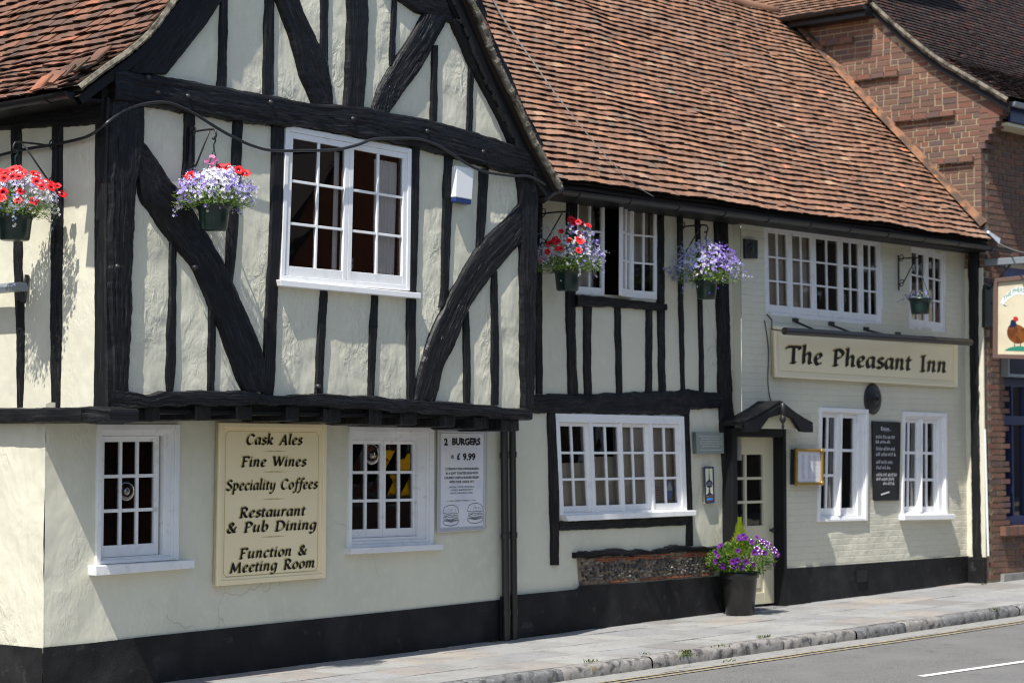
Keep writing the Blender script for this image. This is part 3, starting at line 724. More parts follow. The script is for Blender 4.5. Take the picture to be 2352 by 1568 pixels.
# weeds in kerb joints
mb = MB(); rng = random.Random(9)
for cx, cy, n in ((1577, 1497, 50), (1577, 1506, 40), (1652, 1484, 18), (1757, 1463, 26), (1358, 1519, 14), (2286, 1399, 26), (1482, 1501, 12), (1135, 1475, 8), (1290, 1455, 8), (2262, 1342, 8), (1675, 1518, 12)):
    c = PG(cx, cy)
    for i in range(n):
        p = c + Vector((rng.gauss(0, .06), rng.gauss(0, .018), 0)); a = rng.uniform(0, 6.28); L = rng.uniform(.010, .030); t = Vector((math.cos(a), math.sin(a), 0))
        b = p + t * L * .8 + Vector((0, 0, L)); sd_ = Vector((-t.y, t.x, 0)) * .006
        mb.face([p - sd_, p + sd_, b + sd_ * .6, b - sd_ * .6])
tag(mb.build('kerb_weeds', M['grass']), 'small green weeds growing in the kerb joints', 'weeds', kind='stuff')

# ================================================================== THE PUB
pub = thing('timber_framed_pub', (5.5, 0, .1), 'cream and black timber framed pub with jettied gable and long clay tiled roof', 'pub')
JY = -.62                                             # face of the jettied gable
# ---- ground floor and wing, plaster face on Y = 0
qL = [(221, 974), (409, 974), (406, 1284), (217, 1296)]
qR = [(798, 979), (993, 982), (992, 1250), (796, 1258)]
qB = [(1271, 949), (1566, 956), (1573, 1172), (1282, 1183)]
qU = [(1320, 452), (1510, 470), (1509, 691), (1319, 678)]
xs3 = PY(1690, 1200, 0).x
outline = [(0, -.15), (xs3, -.15), (xs3, 4.72), (5.3, 4.72), (5.3, 2.46), (0, 2.46)]
holes = [shrink(poly2([PY(x, y) for x, y in q]), .03) for q in (qL, qR, qB)] + [shrink(poly2([PY(x, y) for x, y in qU]), .02)]
wall('plaster_wall', pub, M['plaster_smooth'], 'y', 0.0, OUTY, outline, holes, .04, .007)
# flank wall, lower (X = 0) and upper (X = .13)
wall('flank_wall', pub, M['plaster'], 'x', 0.0, OUTX, [(0, -.3), (3.4, -.3), (3.4, 2.42), (0, 2.42)], (), .04, .012)
XU = .13
wall('flank_wall', pub, M['plaster_smooth'], 'x', XU, OUTX, [(JY, 2.3), (3.4, 2.3), (3.4, 4.95), (JY, 4.95)], (), .04, .008)
# gable plaster
gpx = [(255, 930), (1200, 955), (1200, 400), (1160, 330), (1100, 200), (1030, 30)]
apex = (2.87, 8.35)
gp = [(.18, 2.50), (5.42, 2.44), (5.50, 5.0), (4.62, 6.2), apex, (1.15, 6.2), (.42, 5.3), (.18, 5.2)]
qG = [(652, 288), (940, 343), (936, 668), (639, 645)]
wall('gable_wall', pub, M['plaster'], 'y', JY, OUTY, gp, [shrink(poly2([PY(x, y, JY) for x, y in qG]), .03)], .035, .012)
# ---- section 3 (painted brick) Y = -.12
Y3 = -.12
q3a = [(1754, 513), (2026, 548), (2028, 749), (1759, 724)]
q3b = [(2088, 559), (2173, 580), (2173, 766), (2089, 755)]
q3c = [(1881, 935), (1991, 940), (1989, 1195), (1875, 1198)]
q3d = [(2072, 945), (2171, 949), (2173, 1184), (2068, 1184)]
dq = [(1694, 990), (1800, 990), (1803, 1420), (1694, 1420)]
x3a, x3b = PY(1703, 800, Y3).x, 14.92
h3 = [shrink(poly2([PY(x, y, Y3) for x, y in q]), .025) for q in (q3a, q3b, q3c, q3d)] + [poly2([PY(x, y, Y3) for x, y in dq])]
h3[-1] = [(h3[-1][0][0], h3[-1][0][1]), (h3[-1][1][0], h3[-1][1][1]), (h3[-1][1][0], .0), (h3[-1][0][0], .0)]
wall('painted_brick_wall', pub, M['brickpaint'], 'y', Y3, OUTY, [(x3a, .05), (x3b, .05), (x3b, 4.74), (x3a, 4.74)], h3, .04, .010)
mb = MB(); rows = [[(x3a, Y3 + .004 + .13 * k, z) for k in (0, .5, 1)] for z in (1.95, 2.6, 3.3, 4.0, 4.74)]
mb.grid(rows); mb.build('brick_return', M['brickpaint'], pub)
# end strip beyond the downpipe
mb = MB(); mb.box((14.872, -.395, .40), (14.895, Y3, 4.5)); mb.build('end_return', M['plaster_smooth'], pub)

# ---- plinths
def plinth(name, top, v, bottom=-.12, proud=.022):
    T = [PY(x, y, v - proud) for x, y in top]; poly = [(p.x, p.z) for p in T] + [(T[-1].x, bottom), (T[0].x, bottom)]
    return wall(name, pub, M['plinth'], 'y', v - proud, OUTY, poly, (), .04, .006)
plinth('plinth', [(99, 1486), (206, 1476), (336, 1461), (632, 1430), (900, 1403), (1150, 1376)], 0)
plinth('plinth', [(1148, 1369), (1276, 1357), (1324, 1352), (1331, 1344), (1480, 1336), (1654, 1322), (1670, 1321)], 0, proud=.05)
plinth('plinth', [(1804, 1305), (1900, 1299), (2235, 1275), (2252, 1274)], Y3)
z0 = PX(60, 1484, -.022).z
wall('plinth', pub, M['plinth'], 'x', -.022, OUTX, [(-.02, -.3), (3.4, -.3), (3.4, z0 - .01), (-.02, z0)], (), .05, .006)
mb = MB(); mb.box((14.82, -.40, .1), (14.90, Y3 - .03, .66)); mb.build('plinth', M['plinth'], pub, bevel=.01)

# ---- gable timbers
g = dict(v=JY)
H('tie_beam', pub, [(250, 155, 235), (330, 170, 246), (422, 186, 262), (534, 205, 279), (620, 221, 291), (706, 237, 297), (828, 246, 318), (891, 260, 330), (996, 280, 352), (1069, 300, 375), (1161, 330, 398), (1228, 352, 406)], th=.085, rough=1.6, **g)
H('jetty_beam', pub, [(245, 893, 938), (292, 900, 936), (334, 906, 935), (379, 898, 934), (546, 899, 931), (630, 908, 931), (727, 904, 935), (852, 910, 941), (939, 918, 949), (1070, 926, 957), (1207, 940, 966)], th=.09, back=.16, rough=1.6, **g)
V('corner_post', pub, [(225, 250, 330), (330, 248, 323), (445, 244, 307), (633, 243, 299), (772, 246, 294), (899, 250, 290)], th=.06, rough=1.8, **g)
V('corner_post', pub, [(398, 1181, 1234), (459, 1188, 1230), (633, 1190, 1226), (807, 1192, 1223), (938, 1194, 1217)], th=.06, rough=1.3, **g)
Q('brace', pub, [((268, 300), (275, 285)), ((307, 390), (326, 326)), ((318, 455), (379, 402)), ((345, 495), (415, 445)), ((385, 553), (455, 508)), ((440, 620), (500, 585)), ((478, 705), (545, 680)), ((505, 775), (580, 760)), ((530, 840), (602, 825)), ((553, 900), (600, 900))], th=.05, rough=1.4, **g)
Q('brace', pub, [((1188, 470), (1190, 562)), ((1148, 512), (1165, 590)), ((1096, 564), (1120, 642)), ((1062, 615), (1085, 690)), ((1035, 665), (1060, 740)), ((1005, 724), (1038, 795)), ((971, 807), (1012, 852)), ((957, 860), (1003, 890)), ((943, 917), (996, 921))], th=.05, rough=1.4, **g)
for rows in ([(258, 422, 447), (350, 419, 445), (445, 415, 442)], [(275, 534, 557), (386, 529, 551), (532, 520, 544), (645, 514, 532)],
             [(545, 388, 405), (668, 386, 403), (772, 382, 402), (842, 380, 400), (899, 381, 395)], [(695, 478, 492), (807, 476, 492), (901, 475, 490)],
             [(355, 1019, 1038), (514, 1014, 1034), (668, 1011, 1028), (705, 1006, 1024)], [(388, 1098, 1121), (514, 1095, 1113), (570, 1091, 1105)],
             [(622, 1126, 1139), (772, 1127, 1143), (930, 1127, 1143)], [(715, 1062, 1075), (807, 1063, 1078), (926, 1063, 1078)],
             [(665, 734, 750), (772, 727, 745), (905, 722, 739)], [(676, 852, 866), (772, 847, 863), (912, 842, 856)]):
    V('stud', pub, rows, th=.026, m=M['timber'] if random.random() < .6 else M['timber_flat'], rough=.9, **g)
for rows in ([(286, 624, 650), (515, 617, 645), (633, 612, 637), (738, 607, 633), (877, 600, 628), (912, 597, 624)], [(340, 942, 961), (514, 939, 958), (668, 938, 953), (703, 932, 953), (920, 932, 951)]):
    V('window_post', pub, rows, th=.03, m=M['timber_flat'], rough=.7, **g)
# upper gable
for rows in ([(-60, 506, 524), (7, 504, 521), (132, 501, 519), (200, 496, 518)], [(-60, 609, 630), (16, 605, 628), (218, 602, 627)], [(-60, 735, 752), (60, 734, 751), (152, 734, 751)],
             [(-60, 902, 912), (0, 899, 910), (150, 891, 904)], [(105, 991, 1003), (280, 987, 1001)], [(150, 1075, 1086), (304, 1069, 1082)]):
    V('stud', pub, rows, th=.026, rough=.9, **g)
Q('brace', pub, [((610, -40), (668, -40)), ((628, 0), (683, 0)), ((660, 82), (716, 78)), ((683, 165), (752, 155)), ((712, 241), (760, 244))], th=.05, rough=1.3, **g)
Q('brace', pub, [((970, 28), (1024, 46)), ((943, 76), (996, 99)), ((894, 152), (963, 158)), ((864, 204), (930, 204)), ((848, 254), (886, 264))], th=.05, rough=1.3, **g)
V('king_post', pub, [(-80, 797, 842), (0, 795, 841), (132, 792, 839), (247, 785, 831)], th=.05, rough=1.3, **g)
Q('collar_beam', pub, [((850, -80), (880, -20)), ((910, -60), (912, 2)), ((960, -40), (966, 35)), ((1005, -20), (1035, 55))], th=.055, rough=1.2, **g)
# principal rafters just inside the verge
def W3(p, y): return Vector((p[0], y, p[1]))
lr0 = [(PY(x, y, JY).x, PY(x, y, JY).z) for x, y in ((278, 170), (350, 76), (412, 0))]
lr1 = [(PY(x, y, JY).x, PY(x, y, JY).z) for x, y in ((378, 172), (455, 76), (508, 0))]
timber('rafter', pub, [(W3(a, JY), W3(b, JY)) for a, b in zip(lr0 + [(2.6, 8.2)], lr1 + [(2.85, 7.9)])], th=.06, rough=1.0)
rr0 = [(PY(x, y, JY).x, PY(x, y, JY).z) for x, y in ((1022, 8), (1032, 53), (1075, 152), (1135, 264), (1166, 334))]
rr1 = [(PY(x, y, JY).x, PY(x, y, JY).z) for x, y in ((1062, 0), (1074, 45), (1121, 152), (1167, 258), (1212, 345))]
timber('rafter', pub, [(W3(a, JY), W3(b, JY)) for a, b in zip([(2.9, 7.95)] + rr0, [(3.1, 8.2)] + rr1)], th=.06, rough=1.2)
timber('purlin_board', pub, [(W3(a, JY - .05), W3((b[0] + .16, b[1] + .05), JY - .05)) for a, b in zip([(3.1, 8.15)] + rr1, [(3.2, 8.2)] + rr1)], th=.05, rough=1.6)
# left face of the corner post, and flank timbers
V('post_side', pub, [(225, 222, 252), (445, 220, 247), (633, 220, 246), (770, 220, 248), (935, 217, 250)], v=XU - .0, P=PX, out=OUTX, th=.022, m=M['timber_flat'], rough=.6)
f = dict(v=XU, P=PX, out=OUTX)
V('stud', pub, [(280, 28, 50), (560, 35, 52), (780, 42, 58), (938, 45, 54)], th=.03, **f)
V('stud', pub, [(280, 124, 146), (560, 121, 144), (780, 120, 142), (940, 123, 139)], th=.03, **f)
for xx in (-72, -175, -280, -385): V('stud', pub, [(280, xx, xx + 20), (560, xx + 3, xx + 22), (940, xx + 6, xx + 24)], th=.03, **f)
H('wall_plate', pub, [(-470, 300, 372), (-120, 240, 318), (0, 225, 300), (120, 205, 293), (245, 180, 285)], th=.05, m=M['timber_flat'], **f)
H('flank_beam', pub, [(-470, 941, 972), (-150, 937, 972), (0, 937, 972), (100, 936, 972), (198, 934, 971)], v=XU - .20, P=PX, out=OUTX, th=.05, back=.22, m=M['timber_flat'], rough=.5)
H('flank_beam', pub, [(197, 934, 970), (235, 936, 971), (262, 940, 964)], v=XU - .20, P=PX, out=OUTX, th=.045, back=.25, rough=1.8)
# jetty soffit and joist ends
mb = MB(); mb.box((.16, JY + .02, 2.37), (5.36, .02, 2.40)); mb.box((.17, JY + .05, 2.40), (5.38, JY + .09, 2.56)); mb.build('jetty_soffit', M['timber_flat'], pub)
for xa, xb, yt, yb in ((336, 370, 934, 966), (450, 487, 932, 964), (543, 581, 931, 964), (659, 689, 932, 966), (745, 785, 936, 970), (849, 879, 940, 974), (921, 960, 946, 976), (1012, 1047, 952, 980), (1092, 1124, 957, 985), (1153, 1194, 962, 990)):
    a, b = PY(xa, yb, JY - .02), PY(xb, yt, JY - .02); mb = MB(); n = 9; rows = []
    for j, dy in enumerate((0.0, .012, .10, .3, .60)):
        s = .86 if j == 0 else 1
        cx, cz = (a.x + b.x) / 2, (a.z + b.z) / 2
        rows.append([(cx + (b.x - a.x) / 2 * s * c + .008 * N3((xa + k, dy * 9, 1), 1.3), JY - .02 + dy - (.0 if j else .01 * N3((xa, k, 2), 1)), cz + (b.z - a.z) / 2 * s * e + .008 * N3((xa + k, 3, 1), 1.7))
                     for k, (c, e) in enumerate(((-1, -.9), (-.6, -1), (0, -1.03), (.6, -1), (1, -.88), (1, .3), (1, 1), (-1, 1), (-1, .2)))])
    n0 = mb.grid(rows, True); mb.cap(n0, n); mb.uv = [(p[0] + p[1], p[2]) for p in mb.v]; mb.build('joist_end', M['timber'], pub)
# iron bolts on the beams
for x, y in ((432, 222), (622, 236), (811, 274), (981, 302), (1110, 349), (341, 178), (362, 213), (732, 888), (449, 614), (270, 613)):
    p = PY(x, y, JY - .085 if y < 360 else JY - .055); mb = MB()
    mb.lathe(p, [(.028, -.02), (.028, .004), (.020, .012), (.012, .022), (0, .026)], OUTY, 14); mb.build('bolt', M['iron'], pub, smooth=True)

# ---- wing timbers (Y = 0)
for rows in ([(440, 1232, 1243), (558, 1232, 1243), (698, 1228, 1243), (905, 1230, 1244)], [(700, 1339, 1358), (800, 1338, 1356), (905, 1340, 1357)], [(702, 1410, 1423), (905, 1414, 1427)], [(704, 1482, 1496), (902, 1482, 1496)],
             [(470, 1553, 1566), (680, 1557, 1567), (900, 1562, 1571)], [(480, 1594, 1605), (687, 1601, 1611), (899, 1605, 1615)]):
    V('stud', pub, rows, th=.025, rough=.9)
V('window_post', pub, [(440, 1301, 1324), (461, 1300, 1324), (680, 1298, 1320), (784, 1300, 1320), (905, 1303, 1326)], th=.028)
V('window_post', pub, [(455, 1507, 1523), (680, 1508, 1524), (905, 1512, 1526)], th=.028)
H('window_beam', pub, [(1317, 677, 704), (1400, 684, 706), (1523, 697, 714)], th=.06)
V('post', pub, [(470, 1636, 1667), (715, 1644, 1670), (903, 1648, 1677), (1044, 1655, 1687), (1227, 1665, 1689), (1425, 1670, 1692)], th=.05, rough=1.5)
H('middle_beam', pub, [(1195, 907, 951), (1258, 905, 949), (1392, 903, 950), (1531, 897, 952), (1575, 895, 953), (1585, 895, 940), (1657, 903, 938)], th=.04, rough=1.6, step=.025)
V('window_post', pub, [(944, 1255, 1273), (1118, 1260, 1280), (1297, 1264, 1281)], th=.03)
V('window_post', pub, [(948, 1567, 1580), (1154, 1575, 1587), (1253, 1574, 1589)], th=.03)
H('window_beam', pub, [(1281, 1196, 1218), (1420, 1192, 1213), (1577, 1182, 1205)], th=.028)
# exposed flint panel with old sole plate over it
fq = Quad([PY(*p, -.010) for p in ((1326, 1276), (1640, 1262), (1640, 1320), (1331, 1344))])
mb = MB(); rows = [[fq(a / 40, b / 10, .006 * N3((a * .7, b, 0), .6)) for a in range(41)] for b in range(11)]; mb.grid(rows)
flint = mb.build('flint_panel', M['flintmortar'], pub, smooth=True)
mb = MB(); rng = random.Random(4)
for r in range(5):
    s = .015
    while s < .985:
        w = rng.uniform(.012, .036); c = fq(s + w / 2, .29 + r * .13 + rng.uniform(-.05, .05), rng.uniform(.0, .012)); hw = w * fq.W * .46; hh = .125 * fq.H * rng.uniform(.35, .62)
        n = 7; ring = [c + Vector((hw * math.cos(6.28 * k / n) * rng.uniform(.8, 1.1), 0, hh * math.sin(6.28 * k / n) * rng.uniform(.8, 1.1))) for k in range(n)]
        n0 = len(mb.v); mb.v += [tuple(p) for p in ring] + [tuple(c.lerp(p, .6) + OUTY * .018) for p in ring] + [tuple(c + OUTY * .022)]
        for k in range(n):
            j = (k + 1) % n; mb.f += [(n0 + k, n0 + j, n0 + n + j, n0 + n + k), (n0 + n + k, n0 + n + j, n0 + 2 * n)]
        s += w + .004
mb.build('flint_stone', M['flint'], flint)
mb = MB()
for r, (b0, b1) in enumerate(((.06, .11), (.12, .17), (.18, .23), (.93, .985))):
    s = rng.uniform(0, .03) + (.10 if r < 3 else 0)
    while s < .97:
        w = rng.uniform(.05, .075)
        if rng.random() < (.55 if r < 3 else .7): fq.box(mb, s, s + w, b0 + rng.uniform(-.01, .01), b1, -.02, rng.uniform(.012, .025))
        s += w + .006
mb.build('tile_course', M['redbrick'], flint)
H('sole_plate', pub, [(1314, 1268, 1282), (1340, 1266, 1281), (1405, 1257, 1274), (1440, 1262, 1277), (1478, 1262, 1272), (1515, 1259, 1271), (1544, 1251, 1268), (1600, 1254, 1267), (1665, 1252, 1266)], th=.055, rough=2.2)

mb = MB(); mb.box((.05, 3.36, -.2), (5.3, 3.42, 5.3)); mb.box((5.3, 5.85, -.2), (14.88, 5.95, 5.15)); mb.build('rear_wall', M['plaster_smooth'], pub)
# ---- windows
window(pub, qG, JY, [(0, .5, 2, 3), (.5, 1, 2, 3)], fr=(.045, .045, .05, .05), proud=.035, sash=.026, bottom=.085, stile=.052, mull=0, bar=.024,
       sill=[(629, 643), (953, 674), (953, 687), (632, 658)], silld=.085, room=1.2)
window(pub, qL, 0, [(0.03, .97, 3, 3)], fr=(.055, .15, .10, .05), proud=.03, sash=-.045, bottom=.10, stile=.05, mull=0, bar=.03, m=M['oldwhite'], bullseye=(.42, .485, .085),
       sill=[(201, 1298), (429, 1284), (429, 1303), (203, 1321)], silld=.11)
window(pub, qR, 0, [(0.0, .5, 2, 3), (.5, 1, 2, 3)], fr=(.07, .19, .13, .09), proud=.03, sash=-.04, bottom=.08, stile=.035, mull=0, bar=.028, m=M['oldwhite'], bullseye=(.325, .23, .10),
       sill=[(791, 1258), (1003, 1248), (1003, 1261), (791, 1272)], silld=.09)
window(pub, qB, 0, [(0, .245, 2, 3), (.255, .5, 2, 3, dict(d=.012)), (.5, .745, 2, 3), (.755, 1, 2, 3, dict(d=.012))], fr=(.06, .085, .09, .02), proud=.035, sash=-.02, bottom=.07, stile=.04, mull=.03, bar=.026,
       reflection_sheets=[(.0, .25, .45, 1, .10), (.25, .5, .38, 1, .10), (.5, 1, 0, 1, .09)], sill=[(1284, 1183), (1584, 1171), (1584, 1183), (1290, 1196)], silld=.10)
window(pub, qU, 0, [(0, .345, 2, 3), (.36, .675, 2, 3, dict(open=.42, d=.02)), (.675, 1, 2, 3)], fr=(.012, .012, .012, .012), proud=.0, sash=.012, bottom=.085, stile=.04, mull=0, bar=.02,
       reflection_sheets=[(.0, .30, 0, 1, .12), (.74, 1, 0, .62, .12)])
window(pub, q3a, Y3, [(0, .2, 2, 3), (.2, .405, 2, 3), (.405, .645, 2, 3), (.645, .83, 2, 3), (.83, 1, 2, 3)], fr=(.05, .05, .05, .05), proud=.0, sash=-.012, bottom=.085, stile=.05, mull=0, bar=.022, m=M['oldwhite'],
       reflection_sheets=[(0, .2, 0, 1, .08), (.2, .40, 0, 1, .08)])
window(pub, q3b, Y3, [(0, .5, 2, 3), (.5, 1, 2, 3)], fr=(.03, .05, .05, .05), proud=.0, sash=-.012, bottom=.085, stile=.05, mull=0, bar=.022, m=M['oldwhite'])
window(pub, q3c, Y3, [(0, .5, 2, 3, dict(rows=[.36, .64], trans=.05)), (.5, 1, 1, 2, dict(rows=[.36]))], fr=(.07, .18, .07, .07), proud=.03, sash=-.04, bottom=.09, stile=.045, mull=.03, bar=.035)
window(pub, q3d, Y3, [(0, .5, 2, 3, dict(rows=[.36, .68], trans=.05)), (.5, 1, 2, 3, dict(rows=[.36, .68]))], fr=(.03, .17, .09, .05), proud=.03, sash=-.04, bottom=.07, stile=.045, mull=.03, bar=.035,
       sill=[(2064, 1182), (2181, 1180), (2181, 1192), (2064, 1194)], silld=.09)

# ---- door
mb = MB()
dl, drr = PY(1682, 1200, Y3 - .02).x, PY(1806, 1200, Y3 - .02).x; zt = PY(1740, 1003, Y3).z; zb = gz(10.2) - .02
jl = PY(1693, 1200, Y3 - .02).x; jr = PY(1799, 1200, Y3 - .02).x
mb.box((dl, Y3 - .03, zb), (jl, .16, zt + .10)); mb.box((jr, Y3 - .03, zb), (drr, .16, zt + .10)); mb.box((jl, Y3 - .028, zt), (jr, .155, zt + .098))
mb.build('door_frame', M['timber_flat'], pub, bevel=.008)
YD = .0
dx0, dx1 = jl - .02, jr + .02; dW, dH = dx1 - dx0, zt - zb - .06
dqd = Quad([(dx0, YD, zt), (dx1, YD, zt), (dx1, YD, zt - dH), (dx0, YD, zt - dH)])
mb = MB(); st = .225; gt, gb = .105, .53; sl_ = .18
for a in ((0, sl_, 0, 1), (1 - st, 1, 0, 1), (sl_, 1 - st, 0, gt), (sl_, 1 - st, gb, .72), (sl_, 1 - st, .93, 1)): dqd.box(mb, *a, -.045, 0)
dqd.box(mb, sl_, 1 - st, .72, .93, -.035, -.018); dqd.box(mb, sl_ + .06, 1 - st - .06, .745, .905, -.02, -.006)
pm = .41
dqd.box(mb, pm - .02, pm + .02, gt, gb, -.04, -.003)
for k in (1, 2): y = gt + (gb - gt) * k / 3; dqd.box(mb, sl_, 1 - st, y - .008, y + .008, -.038, -.005)
door = mb.build('door', M['doorcream'], pub, bevel=.005)
mb = MB(); mb.face([dqd(sl_, gb, -.03), dqd(1 - st, gb, -.03), dqd(1 - st, gt, -.03), dqd(sl_, gt, -.03)]); mb.build('glass', M['glass'], door)
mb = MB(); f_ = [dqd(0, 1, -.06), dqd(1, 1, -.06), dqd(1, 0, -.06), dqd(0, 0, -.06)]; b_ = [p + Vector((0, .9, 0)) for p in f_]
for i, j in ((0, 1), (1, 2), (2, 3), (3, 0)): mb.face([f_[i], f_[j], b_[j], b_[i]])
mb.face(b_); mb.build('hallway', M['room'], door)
mb = MB(); dqd.box(mb, .12, .34, .555, .585, 0, .008); mb.build('letter_box', M['black'], door, bevel=.003)
mb = MB(); p = dqd(1 - st * .45, .56, 0); mb.lathe(p, [(.014, 0), (.014, .03), (.028, .04), (.03, .055), (.018, .068), (0, .07)], OUTY, 16); mb.build('handle', M['black'], door, smooth=True)
mb = MB(); mb.box((jl - .05, -.22, zb - .06), (jr + .05, .15, zb + .03)); mb.build('doorstep', M['granite'], pub, bevel=.01)
# canopy
YC = Y3 - .31
rA, lA, gA = PY(1793, 929, YC), PY(1706, 977, YC), PY(1866, 979, YC)
mb = MB()
for e in (lA, gA):
    d = (e - rA); nrm = Vector((-d.z, 0, d.x)).normalized(); nrm = nrm if nrm.z > 0 else -nrm
    kk = [rA.lerp(e, t) - nrm * .02 * math.sin(t * math.pi) for t in (0, .25, .5, .75, 1)]
    for a, b in zip(kk, kk[1:]):
        mb.hexa([a, b, b + nrm * .05, a + nrm * .05] + [Vector((p.x, Y3, p.z)) for p in (a, b, b + nrm * .05, a + nrm * .05)])
can = mb.build('porch_canopy', M['roofbase'] if False else M['timber_flat'], pub)
mb = MB()
for e, sg in ((lA, 1), (gA, -1)):
    ins = [(rA, rA - Vector((0, 0, .11))), (rA.lerp(e, .35), rA.lerp(e, .35) - Vector((0, 0, .07))), (rA.lerp(e, .6), rA.lerp(e, .6) - Vector((0, 0, .16))), (rA.lerp(e, .78), Vector((rA.lerp(e, .78).x, YC, e.z - .07))), (rA.lerp(e, .98), Vector((rA.lerp(e, .98).x, YC, e.z - .07)))]
    for (a, b), (c, d) in zip(ins, ins[1:]):
        o_ = Vector((0, -.02, 0)); i_ = Vector((0, .03, 0)); mb.hexa([b + o_, d + o_, c + o_, a + o_, b + i_, d + i_, c + i_, a + i_])
mb.build('barge_board', M['timber_flat'], can, bevel=.004)
mb = MB(); mb.face([Vector((lA.x + .08, YC + .06, lA.z - .03)), Vector((gA.x - .06, YC + .06, lA.z - .03)), Vector((rA.x, YC + .06, rA.z - .03))]); mb.build('tympanum', M['doorcream'], can)
mb = MB(); mb.lathe(Vector((rA.x, YC - .03, rA.z - .30)), [(0, 0), (.012, .02), (.018, .05), (.010, .075), (.034, .11), (.040, .13), (.026, .165), (.018, .18), (.030, .20), (.030, .31), (0, .33)], (0, 0, 1), 16)
mb.build('finial', M['iron'], can, smooth=True)

# ---- roofs
def sag(u, v): return .045 * N3((u * .5, v * .6, 2), 1) + .018 * N3((u * 1.9, v * 1.6, 7), 1) + .05 * math.exp(-((u - 3.9) / .5) ** 2) * max(0, min(1, (v - 2) / 2))
E0 = (5.2, -.53, 4.845); R0 = (5.2, 2.83, 8.36)
roof = tiles('main_roof', pub, M['tile'], [E0, R0], (1, 0, 0), 9.66, .108, .172, sag, 1.0)
mb = MB(); mb.tube([(5.2 + .4 * i, 2.86, 8.33 + .02 * N3((i, 0, 0), .7)) for i in range(25)], .10, 10); mb.build('ridge_tiles', M['tile'], roof, smooth=True)
mb = MB(); mb.face([(5.2, 2.85, 8.3), (14.85, 2.85, 8.3), (14.85, 6, 5.2), (5.2, 6, 5.2)]); mb.build('rear_slope', M['roofbase'], roof)
# gable roof: left slope flares out at the foot
YV = JY - .14
lp = [PY(x, y, YV) for x, y in ((178, 199), (240, 152), (297, 112), (345, 68), (396, 0))]
LP = [(p.x, p.z) for p in lp] + [(1.25, 6.55), (2.85, 8.50)]
prof = [Vector((x, YV, z)) for x, z in LP]
profS = cat_rom(prof, 4)
def sagL(u, v): return .03 * N3((u * .8, v * .8, 12), 1) + .012 * N3((u * 3, v * 3, 4), 1)
lroof = tiles('gable_roof', pub, M['tile2'], profS, (0, 1, 0), 4.6, .104, .170, sagL, 1.3)
rp = [PY(x, y, YV) for x, y in ((1289, 428), (1233, 330), (1184, 224), (1134, 122), (1088, 7))]
RP = [(p.x, p.z) for p in rp] + [(2.86, 8.50)]
mb = MB(); rows = []
for x, z in RP: rows.append([(x, YV, z), (x, 3.0, z)])
for x, z in reversed(RP): rows.append([(x - .05, YV, z - .06), (x - .05, 3.0, z - .06)])
mb.grid(rows + [rows[0]]); mb.build('gable_roof', M['roofbase'], pub)
mb = MB(); rng = random.Random(2)                     # edge tiles along the right verge
rpv = [Vector((x, YV, z)) for x, z in RP]; ee = cat_rom(rpv, 14)
for i in range(len(ee) - 1):
    a, b = ee[i], ee[i + 1]; d = (b - a).normalized(); nn = Vector((d.z, 0, -d.x)); nn = nn if nn.x > 0 else -nn
    j = rng.uniform(-.012, .012); k = rng.uniform(0, .02)
    mb.hexa([a + nn * -.005 + Vector((0, j, 0)), b + nn * -.005 + Vector((0, j, 0)), b + nn * (.02 + k) + Vector((0, j, 0)), a + nn * (.035 + k) + Vector((0, j, 0)),
             a + nn * -.005 + Vector((0, .3, 0)), b + nn * -.005 + Vector((0, .3, 0)), b + nn * .02 + Vector((0, .3, 0)), a + nn * .035 + Vector((0, .3, 0))])
mb.build('verge_tiles', M['tile2'], pub)
def verge(name, pts, w, m, y0, y1, dn):
    mb = MB(); rows = []; pp = cat_rom(pts, 12)
    for i, p in enumerate(pp):
        t = (pp[min(i + 1, len(pp) - 1)] - pp[max(0, i - 1)]).normalized(); n = Vector((-t.z, 0, t.x)); n = n if n.z > 0 else -n
        j = .016 * N3((i * .9, 0, 0), 1); k = .012 * N3((i * .7, 5, 0), 1)
        rows.append([p + n * .01 + Vector((0, y1 - p.y, 0)), p + n * .01 + Vector((0, y0 - p.y + j, 0)), p - n * (w / 2) + Vector((0, y0 - p.y - .015 + j, 0)), p - n * (w + k) + Vector((0, y0 - p.y + j, 0)), p - n * (w + k) + Vector((0, y1 - p.y, 0))])
    mb.grid(rows); return mb.build(name, m, pub, smooth=False)
verge('verge_mortar', [Vector((x, YV, z)) for x, z in RP], .055, M['verge'], YV - .02, YV + .25, 0)
verge('verge_mortar', prof, .04, M['verge'], YV - .02, YV + .25, 0)
# dark undercloak tiles and barge board under each verge
def under(name, pts, lo, hi, y0, y1, m):
    mb = MB(); rows = []; pp = cat_rom(pts, 8)
    for i, p in enumerate(pp):
        t = (pp[min(i + 1, len(pp) - 1)] - pp[max(0, i - 1)]).normalized(); n = Vector((-t.z, 0, t.x)); n = n if n.z > 0 else -n
        rows.append([Vector((p.x, y, p.z)) - n * h for y, h in ((y0, lo), (y0, hi), (y1, hi), (y1, lo))])
    mb.grid(rows, True); return mb.build(name, m, pub)
under('barge_board', [Vector((x, YV, z)) for x, z in RP], .07, .20, YV + .06, YV + .12, M['timber_flat'])
under('barge_board', prof, .06, .16, YV + .06, YV + .12, M['timber_flat'])
under('verge_soffit', [Vector((x, YV, z)) for x, z in RP], .06, .09, YV + .12, JY + .05, M['timber_flat'])
under('verge_soffit', prof, .05, .09, YV + .12, JY + .05, M['timber_flat'])
mb = MB(); rng = random.Random(8)
